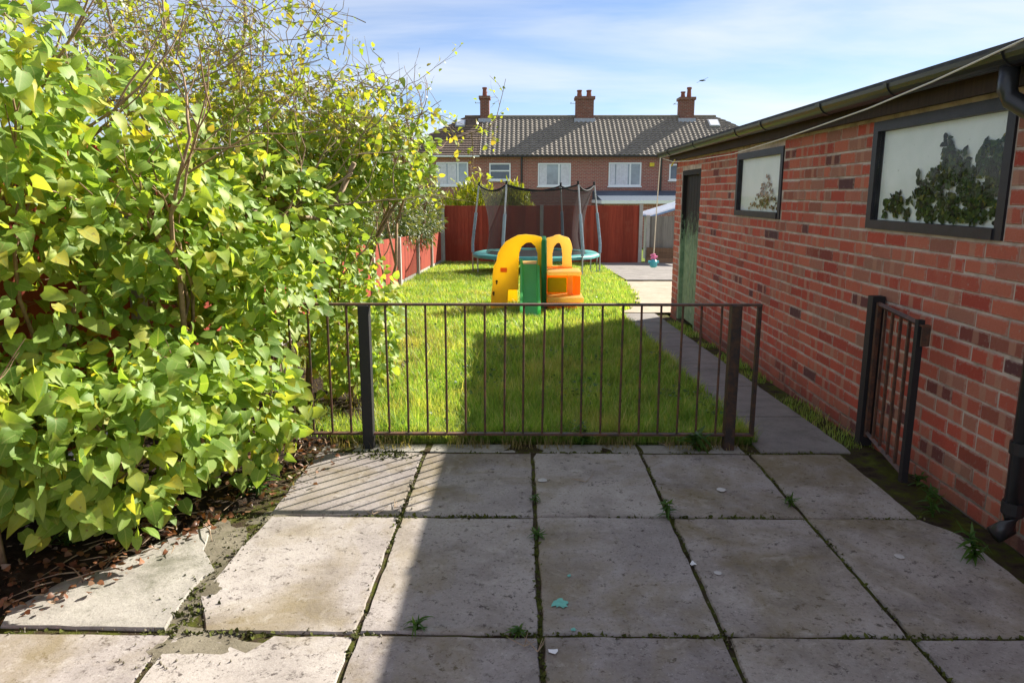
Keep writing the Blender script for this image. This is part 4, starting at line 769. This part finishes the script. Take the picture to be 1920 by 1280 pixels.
# fallen leaves and twigs on the bed
def litter():
    rg = np.random.default_rng(8); P = []
    while len(P) < 1150:
        y = rg.uniform(1.8, 4.1); x = bed_x(y) - abs(rg.normal(0, .22)) + .10*rg.random()**2*3 - .05
        if x > -2.3: P.append((x, y, .012 + .045*min(1, max(0, (bed_x(y)-x)/1.0)) + .02*rg.random()))
    P = np.array(P); n = len(P); V, F, _ = leaves(P, rg.normal(size=(n,3))*[1,1,.25], rg.normal(size=(n,3))*.5 + [0,0,.8], rg.uniform(.008,.034,n)); o = npmesh('leaf_litter', V, F, M['litter']); tag(o, 'brown fallen leaves scattered along the soil bed edge', 'leaves', kind='stuff')
    mb = MB()
    for k in range(46):
        y = rg.uniform(2.1, 4.0); x = bed_x(y) + rg.normal(-.08, .12); a = rg.uniform(0, 6.28); L = rg.uniform(.05, .28); z = .018 + .03*max(0, bed_x(y)-x); mb.tube([(x, y, z), (x+math.cos(a)*L*.5+.01, y+math.sin(a)*L*.5, z+.012), (x+math.cos(a)*L, y+math.sin(a)*L, z)], [.003,.0025,.001], 5)
    for px_, py_ in ((700,968), (740,955), (985,1215), (1010,1225), (1100,905), (1250,835)):
        x, y = g2(px_, py_)
        for k in range(4): a = rg.uniform(0, 3.14); L = rg.uniform(.04, .1); mb.tube([(x, y, .008), (x+math.cos(a)*L, y+math.sin(a)*L, .012)], [.0018,.001], 4)
    tag(mb.build('dry_twigs', M['bark2'], off=(-1.4, 3, 0)), 'thin dry twigs and stalks strewn over the paving', 'twigs', kind='stuff')
litter()
# moss growing along the slab joints
def moss():
    rg = np.random.default_rng(12); V = []; P = []
    for (x, y0, y1) in [(j, .6, 3.95) for j in JX[2:7]]:
        for k in range(420): P.append((x + rg.normal(0, .006), rg.uniform(y0, y1)))
    for y in JY[1:]:
        for k in range(1100): P.append((rg.uniform(-1.7, 1.85), y + rg.normal(0, .007)))
    for k in range(900): P.append((-.75 + rg.normal(0, .1), 3.9 + rg.normal(0, .035)))
    for k in range(500): P.append((-1.2 + rg.normal(0, .05), 2.3 + abs(rg.normal(0, .3))))
    P = [p for p in P if math.sin(p[0]*5.3+p[1]*3.1) + math.sin(p[0]*11+p[1]*9) + rg.normal(0,.5) > .1]
    P = np.array([(x, y, -.012 + .012*rg.random()) for x, y in P]); n = len(P); V, F, _ = leaves(P, rg.normal(size=(n,3))*[1,1,.5] + [0,0,.3], rg.normal(size=(n,3)) + [0,0,.6], rg.uniform(.008,.02,n)); tag(npmesh('joint_moss', V, F, M['moss']), 'moss growing in the joints between the patio slabs', 'moss', kind='stuff')
moss()
def weed(px_, py_, h, nl, label, seed, sc=.045, m='weed'):
    x, y = g2(px_, py_); rg = np.random.default_rng(seed); root = thing('weed', (x, y, 0), label, 'weed'); st = MB(); P = []; A = []
    for k in range(max(2, nl//9)):
        a = rg.uniform(0, 6.28); dx, dy = math.cos(a)*h*.4*rg.random(), math.sin(a)*h*.4*rg.random(); hh = h*rg.uniform(.6, 1); st.tube([(x, y, -.012), (x+dx*.4, y+dy*.4, hh*.5), (x+dx, y+dy, hh)], [.003,.002,.001], 5)
        for j in range(9): f = (j+1)/9; b = j*2.4+a; P.append((x+dx*f*f, y+dy*f*f, hh*f)); A.append((math.cos(b), math.sin(b), .25))
    st.build('stem', M['weed'], root); P = np.array(P); A = np.array(A); n = len(P); V, F, _ = leaves(P, A + rg.normal(size=(n,3))*.2, np.tile([0,0,1.], (n,1)) + rg.normal(size=(n,3))*.2, sc*rg.uniform(.6,1.2,n), NARROW); npmesh('foliage', V, F, M[m], root)['kind'] = 'stuff'
weed(1745, 962, .16, 27, 'upright weed at the wall foot beside the open metal gate', 1)
weed(1822, 1045, .13, 36, 'bushy weed at the wall foot below the black downpipe', 2, .05)
weed(1250, 968, .09, 27, 'small weed sprouting where slab joints cross, under the railing post side', 3, .035)
weed(1008, 1008, .05, 18, 'tiny grey green weed in the slab joint crossing mid patio', 4, .028)
weed(1003, 940, .05, 18, 'tiny weed in the slab joint nearest the railing middle', 5, .025)
weed(782, 1182, .05, 10, 'tiny bright seedling in the joint at the shadow edge', 6, .03)
weed(975, 1190, .03, 10, 'flat seedling beside straw in the front slab joint', 7, .03)
weed(1480, 945, .05, 12, 'sparse weed in the right hand diagonal slab joint', 8, .03)
weed(1300, 838, .10, 18, 'broad leaved weed at the lawn edge near rusty post', 9, .07)
weed(1095, 830, .14, 27, 'dark leafy weed growing through the railing bottom middle', 10, .045)
weed(480, 930, .16, 36, 'dark green weed at the bed edge under the shrub', 11, .06)
weed(120, 1040, .13, 45, 'small leaved pale weed at the bed front under the low shrub', 12, .03)
weed(1715, 905, .08, 18, 'small weed under the gate bottom corner', 13, .04)
# a gull far off
q = at(1315, 152, 60); gull = thing('bird', tuple(q), 'small dark bird flying above the terrace roof', 'bird')
MB().tube([q + Vector((-.22,0,0)), q, q + Vector((.25,0,.02))], [.03,.07,.02], 6).build('body', M['roof'], gull)
for s in (-1, 1): MB().prism([(0,-.08),(s*.3,.02),(s*.55,-.03),(s*.3,.09),(0,.08)], (0,0,.02), org=q + Vector((0,0,.02)), ax=(.8,0,.35), ay=(0,1,0)).build('wing', M['roof'], gull)
for o in C.objects:
    if '_o' in o: del o['_o']
